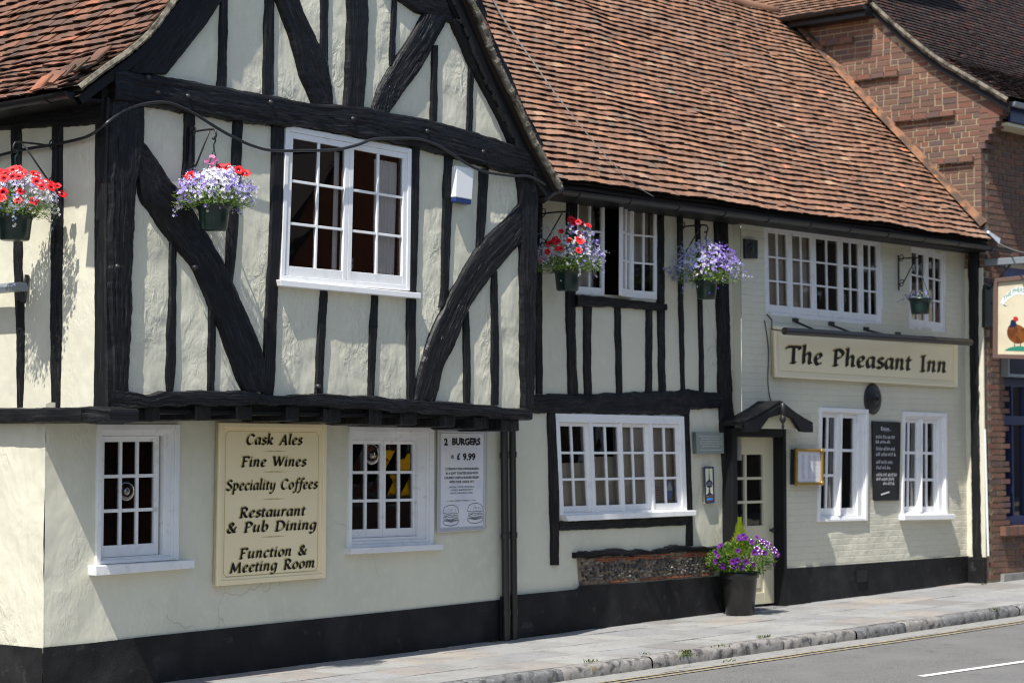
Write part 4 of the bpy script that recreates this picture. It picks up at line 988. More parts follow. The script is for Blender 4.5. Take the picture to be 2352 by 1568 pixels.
for pts in (rpv,):
    pp = cat_rom(pts, 9)
    for a, b in zip(pp, pp[1:]):
        c = a.lerp(b, rng.uniform(.3, .7)); t = (b - a).normalized(); n = Vector((-t.z, 0, t.x)); n = n if n.z > 0 else -n
        q = c - n * rng.uniform(.20, .23); L = rng.uniform(.02, .05)
        mb.hexa([q + t * -L + Vector((0, .06, 0)), q + t * L + Vector((0, .06, 0)), q + t * L - n * -.03 + Vector((0, .05, 0)), q - t * L - n * -.03 + Vector((0, .05, 0)),
                 q + t * -L + Vector((0, .3, 0)), q + t * L + Vector((0, .3, 0)), q + t * L + n * .03 + Vector((0, .3, 0)), q - t * L + n * .03 + Vector((0, .3, 0))])
mb.build('undercloak_tiles', M['iron'], pub)
# slipped, broken tiles at the left roof foot
mb = MB(); rng = random.Random(12)
for x, y, L, a in ((150, 178, .16, .2), (175, 165, .2, .1), (198, 160, .22, -.1), (205, 178, .18, .05), (225, 140, .2, .15), (120, 196, .2, .1), (95, 205, .18, .25), (188, 186, .17, -.05)):
    p = PY(x, y, YV - .01 + rng.uniform(0, .08)); d = Vector((.75, 0, .55 + a)).normalized(); e = Vector((rng.uniform(-.2, .2), 1, rng.uniform(-.1, .1))).normalized(); n = d.cross(e); n = n if n.z > 0 else -n
    mb.hexa([p, p + d * L, p + d * L + n * .016, p + n * .016, p + e * .16, p + d * L + e * .16, p + d * L + e * .16 + n * .016, p + e * .16 + n * .016])
mb.build('broken_tile', M['tile2'], pub)
# fillet against the neighbour's wall
mb = MB(); rows = []
for i in range(30):
    t = i / 29; p = Vector((14.76, lerp(-.40, 2.75, t), lerp(5.0, 8.27, t))); j = .012 * N3((t * 20, 0, 0), 1); s_ = sag(9.6, t * 4.4)
    rows.append([p + Vector((j, -.03, .045 + s_ * .5)), p + Vector((.06, -.055, .085 + j)), p + Vector((.155, -.05, .12 + j)), p + Vector((.155, .05, -.02))])
mb.grid(rows); mb.build('cement_fillet', M['fillet'], roof, smooth=False)
mb = MB(); p = PY(2290, 556, -.46); mb.hexa([p + Vector(v_) for v_ in ((-.22, 0, .10), (.03, -.02, -.03), (.06, -.02, .05), (-.20, 0, .13), (-.2, .2, .2), (.1, .2, .1), (.1, .2, .16), (-.2, .2, .23))]); mb.build('lead_flashing', M['lead'], roof)

# ---- gutters and pipes
def gutter(name, a, b, r, parent, m, lips=8):
    a, b = Vector(a), Vector(b); t = (b - a).normalized(); s = t.cross(Vector((0, 0, 1))).normalized(); mb = MB(); rows = []
    for i in range(13):
        ang = math.pi * i / 12; rows.append([c + s * (math.cos(ang) * r) - Vector((0, 0, math.sin(ang) * r)) for c in (a, b)])
    inner = [[c + s * (math.cos(math.pi * i / 12) * r * .9) - Vector((0, 0, math.sin(math.pi * i / 12) * r * .9)) for c in (a, b)] for i in range(12, -1, -1)]
    mb.grid(rows + inner + [rows[0]])
    for c in (a, b): mb.face([c + s * (math.cos(math.pi * i / 12) * r) - Vector((0, 0, math.sin(math.pi * i / 12) * r)) for i in range(13)])
    o = mb.build(name, m, parent, smooth=False); mb = MB(); n = lips
    for k in range(n):
        c = a.lerp(b, (k + .35) / n); rows = []
        for i in range(13):
            ang = math.pi * i / 12; rows.append([c + t * d + s * (math.cos(ang) * (r + e)) - Vector((0, 0, math.sin(ang) * (r + e))) for d, e in ((-.025, 0), (-.025, .008), (.025, .008), (.025, 0))])
        mb.grid(rows)
    mb.build('gutter_bracket', m, o)
    return o
YG = -.565
ga, gb_ = PY(1285, 436, YG), PY(2322, 573, YG)
gutter('gutter', ga, gb_, .055, pub, M['black'], 11)
mb = MB(); mb.box((5.6, -.47, ga.z - .03), (14.85, -.44, ga.z + .20)); mb.build('fascia_board', M['timber_flat'], pub)
mb = MB(); mb.box((5.6, -.45, ga.z - .028), (14.85, .02, ga.z - .01)); mb.build('eaves_soffit', M['timber_flat'], pub)
gl = PX(165, 205, -.29); gutter('gutter', (-.29, YV + .08, gl.z - .02), (-.29, 3.6, gl.z - .02), .055, pub, M['black'], 5)
mb = MB(); mb.box((-.25, YV + .15, gl.z - .06), (XU + .02, 3.6, gl.z - .03)); mb.build('eaves_soffit', M['timber_flat'], pub)
mb = MB(); mb.tube([ga + Vector((.02, 0, 0)), ga + Vector((-.1, .0, -.02)), ga + Vector((-.26, .02, -.12))], .05, 10); mb.build('gutter_outlet', M['black'], pub)
def downpipe(px, pyt, pyb, y, r):
    a = PY(px[0], pyt, y); b = PY(px[1], pyb, y); b.z = gz(b.x) - .02; mb = MB(); mb.tube([a, a.lerp(b, .5), b], r, 14)
    o = mb.build('downpipe', M['black'], pub, smooth=False); mb = MB()
    for t in (.12, .5, .86):
        c = a.lerp(b, t); mb.lathe(c - Vector((0, 0, .03)), [(r, 0), (r + .008, .002), (r + .008, .06), (r, .062)], (0, 0, 1), 14)
    mb.build('pipe_collar', M['black'], o)
downpipe((1158, 1163), 988, 1476, -.075, .042)
downpipe((1177, 1181), 985, 1472, -.06, .036)
pa = PY(2236, 600, Y3 - .06); pb = PY(2244, 1340, Y3 - .06); pb.z = gz(pb.x)
V('end_post', pub, [(575, 2224, 2246), (850, 2229, 2247), (1154, 2233, 2251), (1350, 2236, 2255)], v=14.855, P=PX, out=OUTX, th=.03, m=M['timber_flat'])
mb = MB()
a = PY(2262, 985, -.41); b = PY(2270, 1276, -.41); mb.tube([a, b], .014, 8); mb.build('waste_pipe', M['whiteplastic'], pub)
# air bricks
def airbrick(px, v, parent, m):
    q = Quad([PY(x, y, v) for x, y in px]); mb = MB(); nx, ny = 7, 6
    q.box(mb, 0, 1, 0, 1, -.02, .004)
    for i in range(nx + 1): q.box(mb, i / nx * .93, i / nx * .93 + .07, 0, 1, .004, .016)
    for j in range(ny + 1): q.box(mb, 0, 1, j / ny * .93, j / ny * .93 + .07, .004, .0145)
    mb.build('air_brick', m, parent)
airbrick(((1195, 1408), (1228, 1404), (1228, 1438), (1194, 1442)), -.035, pub, M['black'])
airbrick(((1967, 1309), (1989, 1308), (1989, 1334), (1967, 1336)), Y3 - .028, pub, M['black'])
airbrick(((1836, 952), (1862, 953), (1862, 972), (1836, 971)), Y3 - .004, pub, M['plaster_smooth'])
# ================================================================== NEIGHBOUR: brown brick house
XN = 14.90
nb = thing('brick_house', (18, .5, .3), 'brown brick house with dark tiled half-hipped roof and dark blue woodwork', 'house')
def nslope(y):                                        # underside of its verge, in the plane of the flank wall
    pts = [(-.80, 6.70), (-.72, 6.745), (-.381, 6.98), (.10, 7.25), (.392, 7.45), (.85, 7.84), (1.266, 8.19), (2.6, 9.4)]
    for (a, b), (c, d) in zip(pts, pts[1:]):
        if y <= c: return b + (d - b) * (y - a) / (c - a)
    return 9.4
def corb(z): return 0 if z < 6.10 else min(.34, int((z - 6.10) / .079 + 1) * .055)
mb = MB(); BR = MB(); rng = random.Random(21); ytop = 8.17
prof_w = [(z, -.38 - corb(z)) for z in np.arange(0, 6.8, .075)]
mb.face([(XN, y, z) for z, y in ((-.2, -.37), (6.1, -.37), (6.75, -.70))] + [(XN, y, min(nslope(y), ytop) - .02) for y in (-.38, .1, .392, .85, 1.25, 2.7)] + [(XN, 2.7, -.2)])
mb.face([(XN, -.37, -.2), (15.42, -.37, -.2), (15.42, -.37, 6.8), (XN, -.37, 6.8)]); mb.face([(15.42, -.37, 4.55), (21, -.37, 4.55), (21, -.37, 6.8), (15.42, -.37, 6.8)])
mb.face([(15.42, -.37, -.2), (21, -.37, -.2), (21, -.37, 1.05), (15.42, -.37, 1.05)])
nw = mb.build('wall', M['mortar'], nb)
row = 0; z = .36
while z < ytop - .08:
    yf = -.38 - corb(z + .03); y = yf
    head = row % 2; first = True
    while y < 2.7:
        w = (.103 if first and head else .215) if rng.random() < .75 else .103
        y1 = y + w; lim = min(nslope(y), nslope(y1), ytop) - .04
        if z + .065 < lim + .02 and (4.3 < z or y < .1):
            j = rng.uniform(-.003, .005)
            BR.hexa([(XN - .006 - j, y1, z), (XN - .006 - j, y, z), (XN - .006 - j, y, z + .062), (XN - .006 - j, y1, z + .062), (XN + .09, y1, z), (XN + .09, y, z), (XN + .09, y, z + .062), (XN + .09, y1, z + .062)])
        y = y1 + .016; first = False
    x = XN + (.10 if not head else .20)
    if z < 6.7:
        while x < (21 if z > 4.55 or z < 1.0 else 15.42):
            w = rng.choice([.215, .215, .103]); j = rng.uniform(-.003, .004); yy = -.38 - .006 - (corb(z) if x < 15.1 and z > 6.1 else 0)
            BR.hexa([(x, yy - j, z), (x + w, yy - j, z), (x + w, yy - j, z + .062), (x, yy - j, z + .062), (x, -.3, z), (x + w, -.3, z), (x + w, -.3, z + .062), (x, -.3, z + .062)])
            x += w + .016
    z += .079; row += 1
# corbel end block faces
for k, z in enumerate(np.arange(6.10, 6.72, .079)):
    BR.box((XN - .01, -.38 - corb(z) - .005, z + .001), (XN + .24, -.36, z + .066))
BR.build('brickwork', M['brick'], nw)
# projecting drip courses on the flank
for (xa, ya), (xb, yb) in (((1884, 106), (1958, 95)), ((1962, 188), (2061, 171)), ((2054, 283), (2191, 262)), ((2155, 380), (2234, 367))):
    a, b = PX(xa, ya, XN - .05), PX(xb, yb, XN - .05); zc = (a.z + b.z) / 2; mb = MB(); y = b.y
    while y < a.y - .05:
        w = min(.215, a.y - y); mb.box((XN - .065 - rng.uniform(0, .01), y, zc), (XN + .05, y + w - .008, zc + .065)); y += w
    mb.build('drip_course', M['brick'], nw); mb = MB(); mb.box((XN - .06, b.y, zc - .014), (XN + .02, a.y, zc - .001)); mb.build('drip_flashing', M['verge'], nw)
# roof, flared at the eaves
NP = [(-.86, 6.72), (-.55, 6.92), (-.2, 7.14), (.2, 7.40), (.6, 7.72), (1.05, 8.12), (1.5, 8.56), (3.2, 10.3), (4.6, 11.7)]
npf = cat_rom([Vector((XN - .10, y, z)) for y, z in NP], 4)
nroof = tiles('roof', nb, M['tile3'], npf, (1, 0, 0), 9, .098, .168, None, .35, camber=.002)
mb = MB(); rows = []
for i, p in enumerate(npf[:26]):
    rows.append([p + Vector((-.02, 0, .0)), p + Vector((-.035, .02, -.035)), p + Vector((-.01, .03, -.065 - .008 * (i % 3))), p + Vector((.15, .03, -.065))])
mb.grid(rows); mb.build('verge', M['verge'], nroof)
mb = MB(); mb.grid([[p + Vector((.02, .0, -.05)), p + Vector((.02, .0, -.20)), p + Vector((.12, .0, -.20))] for p in npf[:30]]); mb.build('barge_board', M['timber_flat'], nroof)  # dark strip painting the shadow band below the verge, hides stepped brick tops
# half hip over the flank, with its own gutter
hipp = [Vector((XN - .28, 4.2, 8.20)), Vector((XN + .15, 4.2, 8.50)), Vector((XN + 2.2, 4.2, 10.2))]
tiles('half_hip_roof', nb, M['tile'], hipp, (0, -1, 0), 2.93, .098, .168, None, .6)
gutter('gutter', (XN - .33, 4.2, 8.20), (XN - .33, 1.22, 8.20), .055, nb, M['black'], 4)
mb = MB(); mb.box((XN - .26, 1.25, 8.07), (XN, 4.2, 8.19)); mb.build('fascia_board', M['black'], nb)
mb = MB(); mb.tube([(XN - .15, 1.28, 8.28), (XN + .9, 1.75, 9.15)], [.07, .09], 8); mb.build('hip_tile', M['tile3'], nb)
mb = MB(); mb.box((15.05, -.74, 6.45), (24, -.70, 6.70)); mb.build('fascia_board', M['bluepaint'], nb)
mb = MB(); mb.box((15.05, -.70, 6.40), (24, -.37, 6.44)); mb.build('eaves_soffit', M['doorcream'], nb)
gutter('gutter', (XN + .0, -.84, 6.68), (24, -.84, 6.68), .06, nb, M['zinc'], 6)
# shop front: fascia panel, blue joinery, brick stall riser
mb = MB(); mb.box((15.40, -.46, 3.10), (20, -.38, 3.55)); fp = mb.build('fascia_panel', M['violet'], nb)
mb = MB()
for a, b in (((15.36, -.49, 3.06), (20, -.375, 3.10)), ((15.36, -.49, 3.55), (20, -.375, 3.59)), ((15.36, -.49, 3.10), (15.40, -.375, 3.55))): mb.box(a, b)
mb.build('panel_frame', M['zinc'], fp)
mb = MB()
mb.box((15.42, -.31, 1.05), (15.50, -.20, 3.06)); mb.box((15.50, -.305, 2.42), (20, -.20, 2.54)); mb.box((15.50, -.305, 1.06), (20, -.20, 1.18)); mb.box((15.50, -.305, 2.94), (20, -.20, 3.06))
for k in range(12):
    x = 15.78 + k * .36; mb.box((x, -.30, 1.18), (x + .045, -.21, 2.94))
sf = mb.build('shop_window', M['bluepaint'], nb, bevel=.004)
mb = MB(); mb.face([(15.5, -.25, 1.1), (20, -.25, 1.1), (20, -.25, 3.0), (15.5, -.25, 3.0)]); mb.build('glass', M['glass'], sf)
mb = MB(); mb.face([(15.42, .3, 1.0), (20, .3, 1.0), (20, .3, 4.6), (15.42, .3, 4.6)]); mb.face([(15.42, .3, 1.0), (20, .3, 1.0), (20, -.36, 1.0), (15.42, -.36, 1.0)]); mb.build('room_recess', M['bluepaint'], sf)
mb = MB(); mb.box((15.42, -.36, 3.59), (21, -.30, 4.56)); mb.build('shop_lintel', M['bluepaint'], nb)
mb = MB(); x = 15.28
while x < 20:
    mb.box((x, -.47, .93), (x + .065, -.3, 1.055)); x += .075
mb.build('brick_sill', M['brick'], nb)
mb = MB(); mb.box((15.28, -.44, .05), (21, -.36, .42)); mb.build('plinth', M['gutterstone'], nb)

# ================================================================== SIGNS AND FITTINGS ON THE WALLS
def board(name, px, v, d, label, cat, face, frame, fw=.03, rim=.018, P=PY):
    q = Quad([P(x, y, v) for x, y in px]); r = thing(name, q(.5, 1), label, cat); mb = MB()
    q.box(mb, 0, 1, 0, 1, .002, d); mb.build('panel', face, r, bevel=.002)
    if frame:
        mb = MB(); a, b = fw / q.W, fw / q.H
        for c in ((0, a, 0, 1), (1 - a, 1, 0, 1), (a, 1 - a, 0, b), (a, 1 - a, 1 - b, 1)): q.box(mb, *c, .0, d + rim - (.002 if c[3] - c[2] < .9 else 0))
        mb.build('moulding', frame, r, bevel=.005)
        a2, b2 = a * 1.55, b * 1.55; mb = MB()
        for c in ((a, a2, b, 1 - b), (1 - a2, 1 - a, b, 1 - b), (a2, 1 - a2, b, b2), (a2, 1 - a2, 1 - b2, 1 - b)): q.box(mb, *c, d - .002, d + rim * .5 - (.001 if c[3] - c[2] < .5 else 0))
        mb.build('inner_moulding', frame, r, bevel=.003)
    return q, r
# the list of fare
q, r = board('painted_sign', [(496, 970), (742, 974), (739, 1326), (489, 1345)], -.02, .035, 'tall cream painted board lettered Cask Ales to Meeting Room, between two ground floor windows', 'sign', M['signcream'], M['signcream'], .045, .022)
items = [('Cask Ales', .25, .785, .134, .0118), ('Fine Wines', .20, .825, .272, .0118), ('Speciality Coffees', .072, .935, .418, .0118), ('Restaurant', .19, .825, .588, .0118), ('& Pub Dining', .085, .925, .680, .0118), ('Function &', .195, .835, .842, .0118), ('Meeting Room', .11, .915, .926, .0118)]
letter_mesh(q, items, .0362, -.008, -.009).build('lettering_shadow', M['gold'], r)
letter_mesh(q, items, .0385).build('lettering', M['ink'], r)
mb = MB()
for t in (.176, .306, .478, .715):
    c = .515
    for s0, s1 in ((c - .115, c - .012), (c + .115, c + .012)):
        mb.face([q(s0, t, .0362), q(s1, t + .005, .0362), q(s1, t - .005, .0362)])
    for k in range(8): mb.face([q(c, t, .0362)] + [q(c + .007 * math.cos(6.283 * (k + e) / 8), t + .005 * math.sin(6.283 * (k + e) / 8), .0362) for e in (0, 1)])
mb.build('divider', M['gold'], r)
mb = MB(); l_, t_ = .068, .052; c_ = .022
pts = [(l_ + c_, t_), (1 - l_ - c_, t_), (1 - l_ - .003, t_ + .004 + c_ * .9), (1 - l_, t_ + c_), (1 - l_, 1 - t_ - c_), (1 - l_ - c_, 1 - t_), (l_ + c_, 1 - t_), (l_, 1 - t_ - c_), (l_, t_ + c_), (l_ + c_, t_)]
for a, b in zip(pts, pts[1:]): stroke(mb, q, [a, b], .006, .0361)
mb.build('border_line', M['gold'], r)
# burger poster in a snap frame
q, r = board('poster_frame', [(1003, 985), (1116, 987), (1113, 1216), (1002, 1223)], -.02, .012, 'white burger offer poster in a slim silver frame beside the black drainpipe', 'poster', M['paper'], M['alu'], .03, .010)
mb = MB()
print_text(mb, q, '2', .13, .205, .088, .158, .0135, .05); print_text(mb, q, 'BURGERS', .29, .87, .082, .155, .0135, .055, .004)
print_text(mb, q, '@', .27, .33, .248, .288, .0135, .02); print_text(mb, q, '£', .39, .46, .232, .298, .0135, .04); print_text(mb, q, '9.99', .51, .77, .232, .305, .0135, .045)
for tx, a, b, t in (('2 CREATE-YOUR-OWN BURGERS', .16, .84, .386), ('IN A SOFT TOASTED BUN WITH', .17, .83, .429), ('CHUNKY CHIPS & BURGER RELISH', .14, .85, .472), ('WITH YOUR CHOICE OF 2', .24, .75, .514)): print_text(mb, q, tx, a, b, t - .012, t + .012, .0135, .03)
mb.build('lettering', M['ink'], r)
mb = MB()
for tx, a, b, t in (('CHEDDAR  STILTON  MOZZARELLA', .23, .76, .564), ('CHORIZO  MUSHROOM  PESTO', .27, .72, .593), ('BACON  ONION RINGS  CHILLI', .27, .72, .623), ('£ 9.99 for 2 EVERY TUESDAY 6 - 9 pm', .20, .79, .700)): print_text(mb, q, tx, a, b, t - .008, t + .008, .0135, .02)
for cx, cy in ((.275, .84), (.78, .83)):
    def bp(pts): return [(cx + x * .16, cy + y * .1) for x, y in pts]
    W_ = .006
    stroke(mb, q, bp([(-1, -.25), (-.98, -.5), (-.8, -.8), (-.4, -.98), (0, -1.02), (.4, -.98), (.8, -.8), (.98, -.5), (1, -.25), (.8, -.2), (.3, -.17), (0, -.2), (-.4, -.17), (-1, -.25)]), W_, .0135)
    stroke(mb, q, bp([(-.9, -.05), (-.6, .05), (-.2, -.06), (.2, .04), (.6, -.05), (.95, .03)]), W_, .0135); stroke(mb, q, bp([(-.95, .15), (-.5, .10), (0, .17), (.5, .12), (.95, .17)]), W_, .0135)
    stroke(mb, q, bp([(-.95, .28), (-.5, .3), (0, .62), (.45, .3), (.95, .3)]), W_, .0135); stroke(mb, q, bp([(-.98, .42), (-.95, .7), (-.7, .9), (0, 1), (.7, .9), (.95, .7), (.98, .4)]), W_ * 1.2, .0135)
    for k in range(22):
        a = random.uniform(0, 6.28); d_ = random.uniform(0, 1); x, y = .75 * d_ * math.cos(a), -.58 + .28 * d_ * math.sin(a); stroke(mb, q, bp([(x, y), (x + .04, y + .07)]), .004, .0135)
    for k in range(16): x = -.85 + k * .113; stroke(mb, q, bp([(x, .32 + .1 * abs(x)), (x + .06, .5 + .18 * (1 - abs(x)))]), .008, .0135)
mb.build('small_lettering', M['greyink'], r)
# fascia name board
q, r = board('name_sign', [(1770, 748), (2191, 784), (2191, 889), (1773, 866)], Y3 - .02, .04, 'long pale cream name board reading The Pheasant Inn', 'sign', M['signcream2'], M['signcream2'], .035, .02)
items = [('The Pheasant Inn', .052, .945, .70, .0262)]
letter_mesh(q, items, .0412, -.011, -.011, slant=.02).build('lettering_shadow', M['gold'], r); letter_mesh(q, items, .0435, slant=.02).build('lettering', M['ink'], r)
mb = MB()
for a, b in (((.02, .12), (.98, .12)), ((.98, .12), (.98, .87)), ((.98, .87), (.02, .87)), ((.02, .87), (.02, .12))): stroke(mb, q, [a, b], .005, .0411)
mb.build('border_line', M['gold'], r)
# trough light over it
YT = Y3 - .30; a, b = PY(1802, 760, YT), PY(2229, 786, YT)
r = thing('trough_light', (a + b) / 2, 'long black trough light on short arms above the name board', 'sign light'); mb = MB()
mb.tube([a, b], .045, 14); mb.build('lamp_housing', M['black'], r)
for x, y in ((1822, 737), (1905, 745), (1985, 757), (2058, 769), (2135, 778)):
    w = PY(x, y, Y3); p = a.lerp(b, max(0.03, min(.97, (w.x + .08 - a.x) / (b.x - a.x)))); mb = MB(); mb.tube([w + Vector((.04, .01, .0)), p + Vector((0, .03, .03))], .014, 8); mb.box(tuple(w + Vector((-.02, -.012, -.01))), tuple(w + Vector((.10, .005, .035)))); mb.build('arm', M['iron'], r)
mb = MB(); mb.tube([a + Vector((-.01, 0, 0)), a + Vector((-.12, .1, .02)), PY(1773, 735, Y3 - .02), PY(1762, 722, Y3 - .012)], .008, 6); mb.build('lamp_cable', M['cable'], r)
# round boss
c = PY(2003, 916, Y3); r = thing('wall_boss', c, 'black cast iron tie plate disc on the wall under the name board', 'wall plate'); mb = MB()
mb.lathe(c, [(.19, -.005), (.195, .015), (.175, .03), (.165, .028), (.15, .045), (.10, .055), (.085, .05), (.05, .07), (.02, .085), (0, .09)], OUTY, 36); mb.build('disc', M['iron'], r, smooth=True)
mb = MB(); mb.lathe(c + OUTY * .08, [(.03, 0), (.03, .02), (.012, .03), (0, .03)], OUTY, 6); mb.build('nut', M['iron'], r)
# square fire-mark plaque
q, r = board('square_plaque', [(1706, 549), (1736, 552), (1736, 594), (1707, 594)], Y3 - .01, .03, 'small square black relief plaque high on the painted brick beside the wide upper window', 'plaque', M['iron'], None)
mb = MB(); mb.lathe(q(.5, .5, .03), [(.07, 0), (.065, .012), (.05, .006), (.03, .016), (0, .018)], OUTY, 20); mb.build('relief', M['iron'], r, smooth=True)
# slate memorial plaque
q, r = board('stone_plaque', [(1589, 991), (1652, 993), (1653, 1041), (1591, 1042)], -.01, .06, 'grey green engraved stone plaque beside the black door post', 'plaque', M['slate'], M['slate'], .012, .004)
mb = MB(); rng = random.Random(6)
for t, a, b in ((.20, .12, .90), (.31, .18, .86), (.43, .14, .92), (.54, .13, .92), (.66, .20, .84), (.83, .14, .92)):
    s = a
    while s < b:
        w = rng.uniform(.03, .14); e = min(b, s + w); x = s
        while x < e: stroke(mb, q, [(x, t - .025), (x + .006, t + .025)], .005, .0612); stroke(mb, q, [(x, t + rng.choice([-.02, 0, .02])), (x + .014, t)], .004, .0614); x += .018
        s = e + .02
mb.build('engraving', M['slateink'], r)
# award plaque with barrel tap finial
q, r = board('award_plaque', [(1612, 1071), (1634, 1071), (1636, 1154), (1615, 1156)], -.01, .03, 'narrow upright navy plaque with black spire emblem on the sunlit brickwork', 'plaque', M['ivory'], M['navy'], .014, .006)
mb = MB()
def poly_on(mb, q, pts, d): mb.face([q(x, y, d) for x, y in pts])
poly_on(mb, q, [(.49, .05), (.52, .05), (.58, .37), (.44, .37)], .0312)
poly_on(mb, q, [(.5 + .34 * math.cos(6.283 * k / 24), .47 + .105 * math.sin(6.283 * k / 24)) for k in range(24)], .0316)
poly_on(mb, q, [(.46, .56), (.54, .56), (.56, .62), (.60, .64), (.58, .68), (.64, .73), (.9, .77), (.92, .79), (.08, .79), (.1, .77), (.36, .73), (.44, .68), (.40, .64), (.44, .62)], .0314)
mb.build('emblem', M['navy'], r)
mb = MB(); poly_on(mb, q, [(.08, .80), (.92, .80), (.92, .955), (.08, .955)], .0311); mb.build('base_band', M['copper'], r)
mb = MB(); poly_on(mb, q, [(.5 + .36 * math.cos(6.283 * k / 20), .885 + .035 * math.sin(6.283 * k / 20)) for k in range(20)], .0318); mb.build('blue_oval', M['skyblue'], r)
mb = MB(); print_text(mb, q, 'CASK', .34, .66, .425, .46, .032, .02); print_text(mb, q, 'MARQUE', .23, .78, .478, .515, .032, .02); mb.build('lettering', M['slateink'], r)
# gilt menu case
q = Quad([PY(x, y, Y3 - .075) for x, y in ((1826, 1029), (1888, 1031), (1888, 1113), (1825, 1114))]); r = thing('menu_case', q(.5, 1), 'gilt framed glazed menu case on the wall right of the door', 'menu case'); mb = MB()
q.box(mb, .02, .98, .02, .98, -.072, -.004); mb.build('case', M['black'], r)
mb = MB(); a, b = .035 / q.W, .035 / q.H
for c in ((0, a, 0, 1), (1 - a, 1, 0, 1), (a, 1 - a, 0, b), (a, 1 - a, 1 - b, 1)): q.box(mb, *c, -.004, .026 - (.002 if c[3] - c[2] < .9 else 0))
for s in (0, 1):
    for t in (0, 1): p = q(lerp(a * .6, 1 - a * .6, s), lerp(b * .6, 1 - b * .6, t), .02); mb.lathe(p, [(.034, -.01), (.03, .01), (.015, .016), (0, .02)], OUTY, 8)
mb.build('gilt_frame', M['gilt'], r, bevel=.006)
mb = MB(); q.box(mb, a, 1 - a, b, 1 - b, -.003, .002); mb.build('paper', M['paper'], r)
mb = MB(); rng = random.Random(2)
for col in (.30, .54, .72):
    for k in range(22): t = .18 + k * .03; stroke(mb, q, [(col - .07 + rng.uniform(0, .02), t), (col + rng.uniform(.02, .07), t)], .006, .0032)
mb.build('print', M['faint'], r)
# chalkboard
q, r = board('chalkboard', [(2001, 967), (2066, 969), (2063, 1149), (2004, 1149)], Y3 - .015, .018, 'tall narrow blackboard with white chalk writing between the two right hand windows', 'chalkboard', M['board'], M['board'], .012, .003)
mb = MB(); print_text(mb, q, 'Enjoy...', .30, .66, .065, .13, .0195, .0)
for k, (t, a, b) in enumerate(((.215, .12, .78), (.275, .10, .62), (.365, .12, .79), (.435, .12, .82), (.532, .12, .77), (.602, .11, .69), (.690, .11, .87), (.745, .12, .79), (.80, .36, .78))): scribble(mb, q, a, b, t, .046, .0195, .011, k)
stroke(mb, q, [(.28, .925), (.6, .89)], .018, .0198)
mb.build('chalk_writing', M['chalk'], r)
# alarm box
q = Quad([PY(x, y, JY - .09) for x, y in ((1049, 381), (1089, 386), (1084, 470), (1046, 463))]); r = thing('alarm_box', q(.5, 1), 'white burglar alarm box with blue base high on the gable', 'alarm box'); mb = MB()
q.box(mb, 0, 1, 0, .87, -.09, 0); mb.build('cover', M['whiteplastic'], r, bevel=.008); mb = MB(); q.box(mb, .02, .98, .872, 1, -.09, -.004); mb.build('base', M['blueplastic'], r, bevel=.008)
# grey box on the corner of the brick house
q = Quad([PY(x, y, -.44) for x, y in ((2264, 655), (2290, 650), (2288, 748), (2264, 752))]); r = thing('wall_box', q(.5, 1), 'flat dark metal cabinet on the brick pier behind the hanging sign', 'cabinet'); mb = MB()
q.box(mb, 0, 1, 0, 1, -.06, 0); mb.build('box', M['black'], r, bevel=.006); mb = MB(); mb.lathe(q(.6, .45, 0), [(.015, 0), (.012, .01), (0, .012)], OUTY, 10); mb.build('lock', M['iron'], r)
# hanging pub sign (plane X = const, square to the street)
XS = 14.98
q = Quad([PX(x, y, XS) for x, y in ((2285, 640), (2397, 628), (2397, 826), (2284, 823))], OUTX)
r = thing('hanging_sign', q(.5, 0), 'hanging pub sign with a painted pheasant under a ribbon, in a brown frame', 'pub sign'); mb = MB(); a, b = .06 / q.W, .06 / q.H
for c in ((0, a, 0, 1), (1 - a, 1, 0, 1), (a, 1 - a, 0, b), (a, 1 - a, 1 - b, 1)): q.box(mb, *c, -.05, .05 - (.002 if c[3] - c[2] < .9 else 0))
mb.build('frame', M['brownframe'], r, bevel=.006); mb = MB(); q.box(mb, a, 1 - a, b, 1 - b, -.02, .015); mb.build('panel', M['signpanel'], r)
mb = MB(); n = 14; top = [(.17 + .66 * k / n, .25 - .12 * math.sin(math.pi * k / n)) for k in range(n + 1)]; rows = [[q(x, y, .017), q(x, y + .09, .017)] for x, y in top]; mb.grid(rows)
poly_on(mb, q, [(.17, .27), (.24, .36), (.30, .36), (.17, .34), (.12, .31)], .0165); mb.face([q(.83, .27, .0165), q(.88, .32, .0165), q(.83, .36, .0165), q(.72, .36, .0165)]); mb.build('ribbon', M['whiteplastic'], r)
mb = MB(); print_text(mb, q, 'THE PHEASANT', .20, .80, 0, 1, .018, .01, fit=lambda s, t: (s, (.285 - .12 * math.sin(math.pi * (s - .17) / .66)) + (t - .5) * .055)); mb.build('lettering', M['green'], r)
def blob(pts, d, n=5):
    m_ = MB(); poly_on(m_, q, [(p.x, p.y) for p in cat_rom([Vector((x, y, 0)) for x, y in pts], n)[:-1]], d); return m_
blob([(.30, .60), (.27, .68), (.32, .76), (.45, .81), (.60, .80), (.74, .74), (.95 - a, .70), (.70, .66), (.55, .60), (.42, .575), (.30, .60)], .017).build('bird_body', M['bird'], r)
blob([(.35, .53), (.33, .60), (.36, .62), (.46, .60), (.45, .55), (.42, .52), (.35, .53)], .0174).build('bird_neck', M['birdneck'], r)
blob([(.40, .49), (.41, .53), (.46, .545), (.50, .525), (.47, .49), (.40, .49)], .0178).build('bird_head', M['birdred'], r)
m_ = blob([(.22, .90), (.32, .865), (.5, .845), (.7, .86), (.82, .90), (.6, .905), (.22, .90)], .017); m_.build('grass_patch', M['green'], r)
m_ = MB(); poly_on(m_, q, [(.42, .80), (.44, .80), (.43, .87), (.41, .87)], .0168); poly_on(m_, q, [(.54, .80), (.56, .80), (.55, .87), (.53, .87)], .0168); m_.build('bird_leg', M['copper'], r)
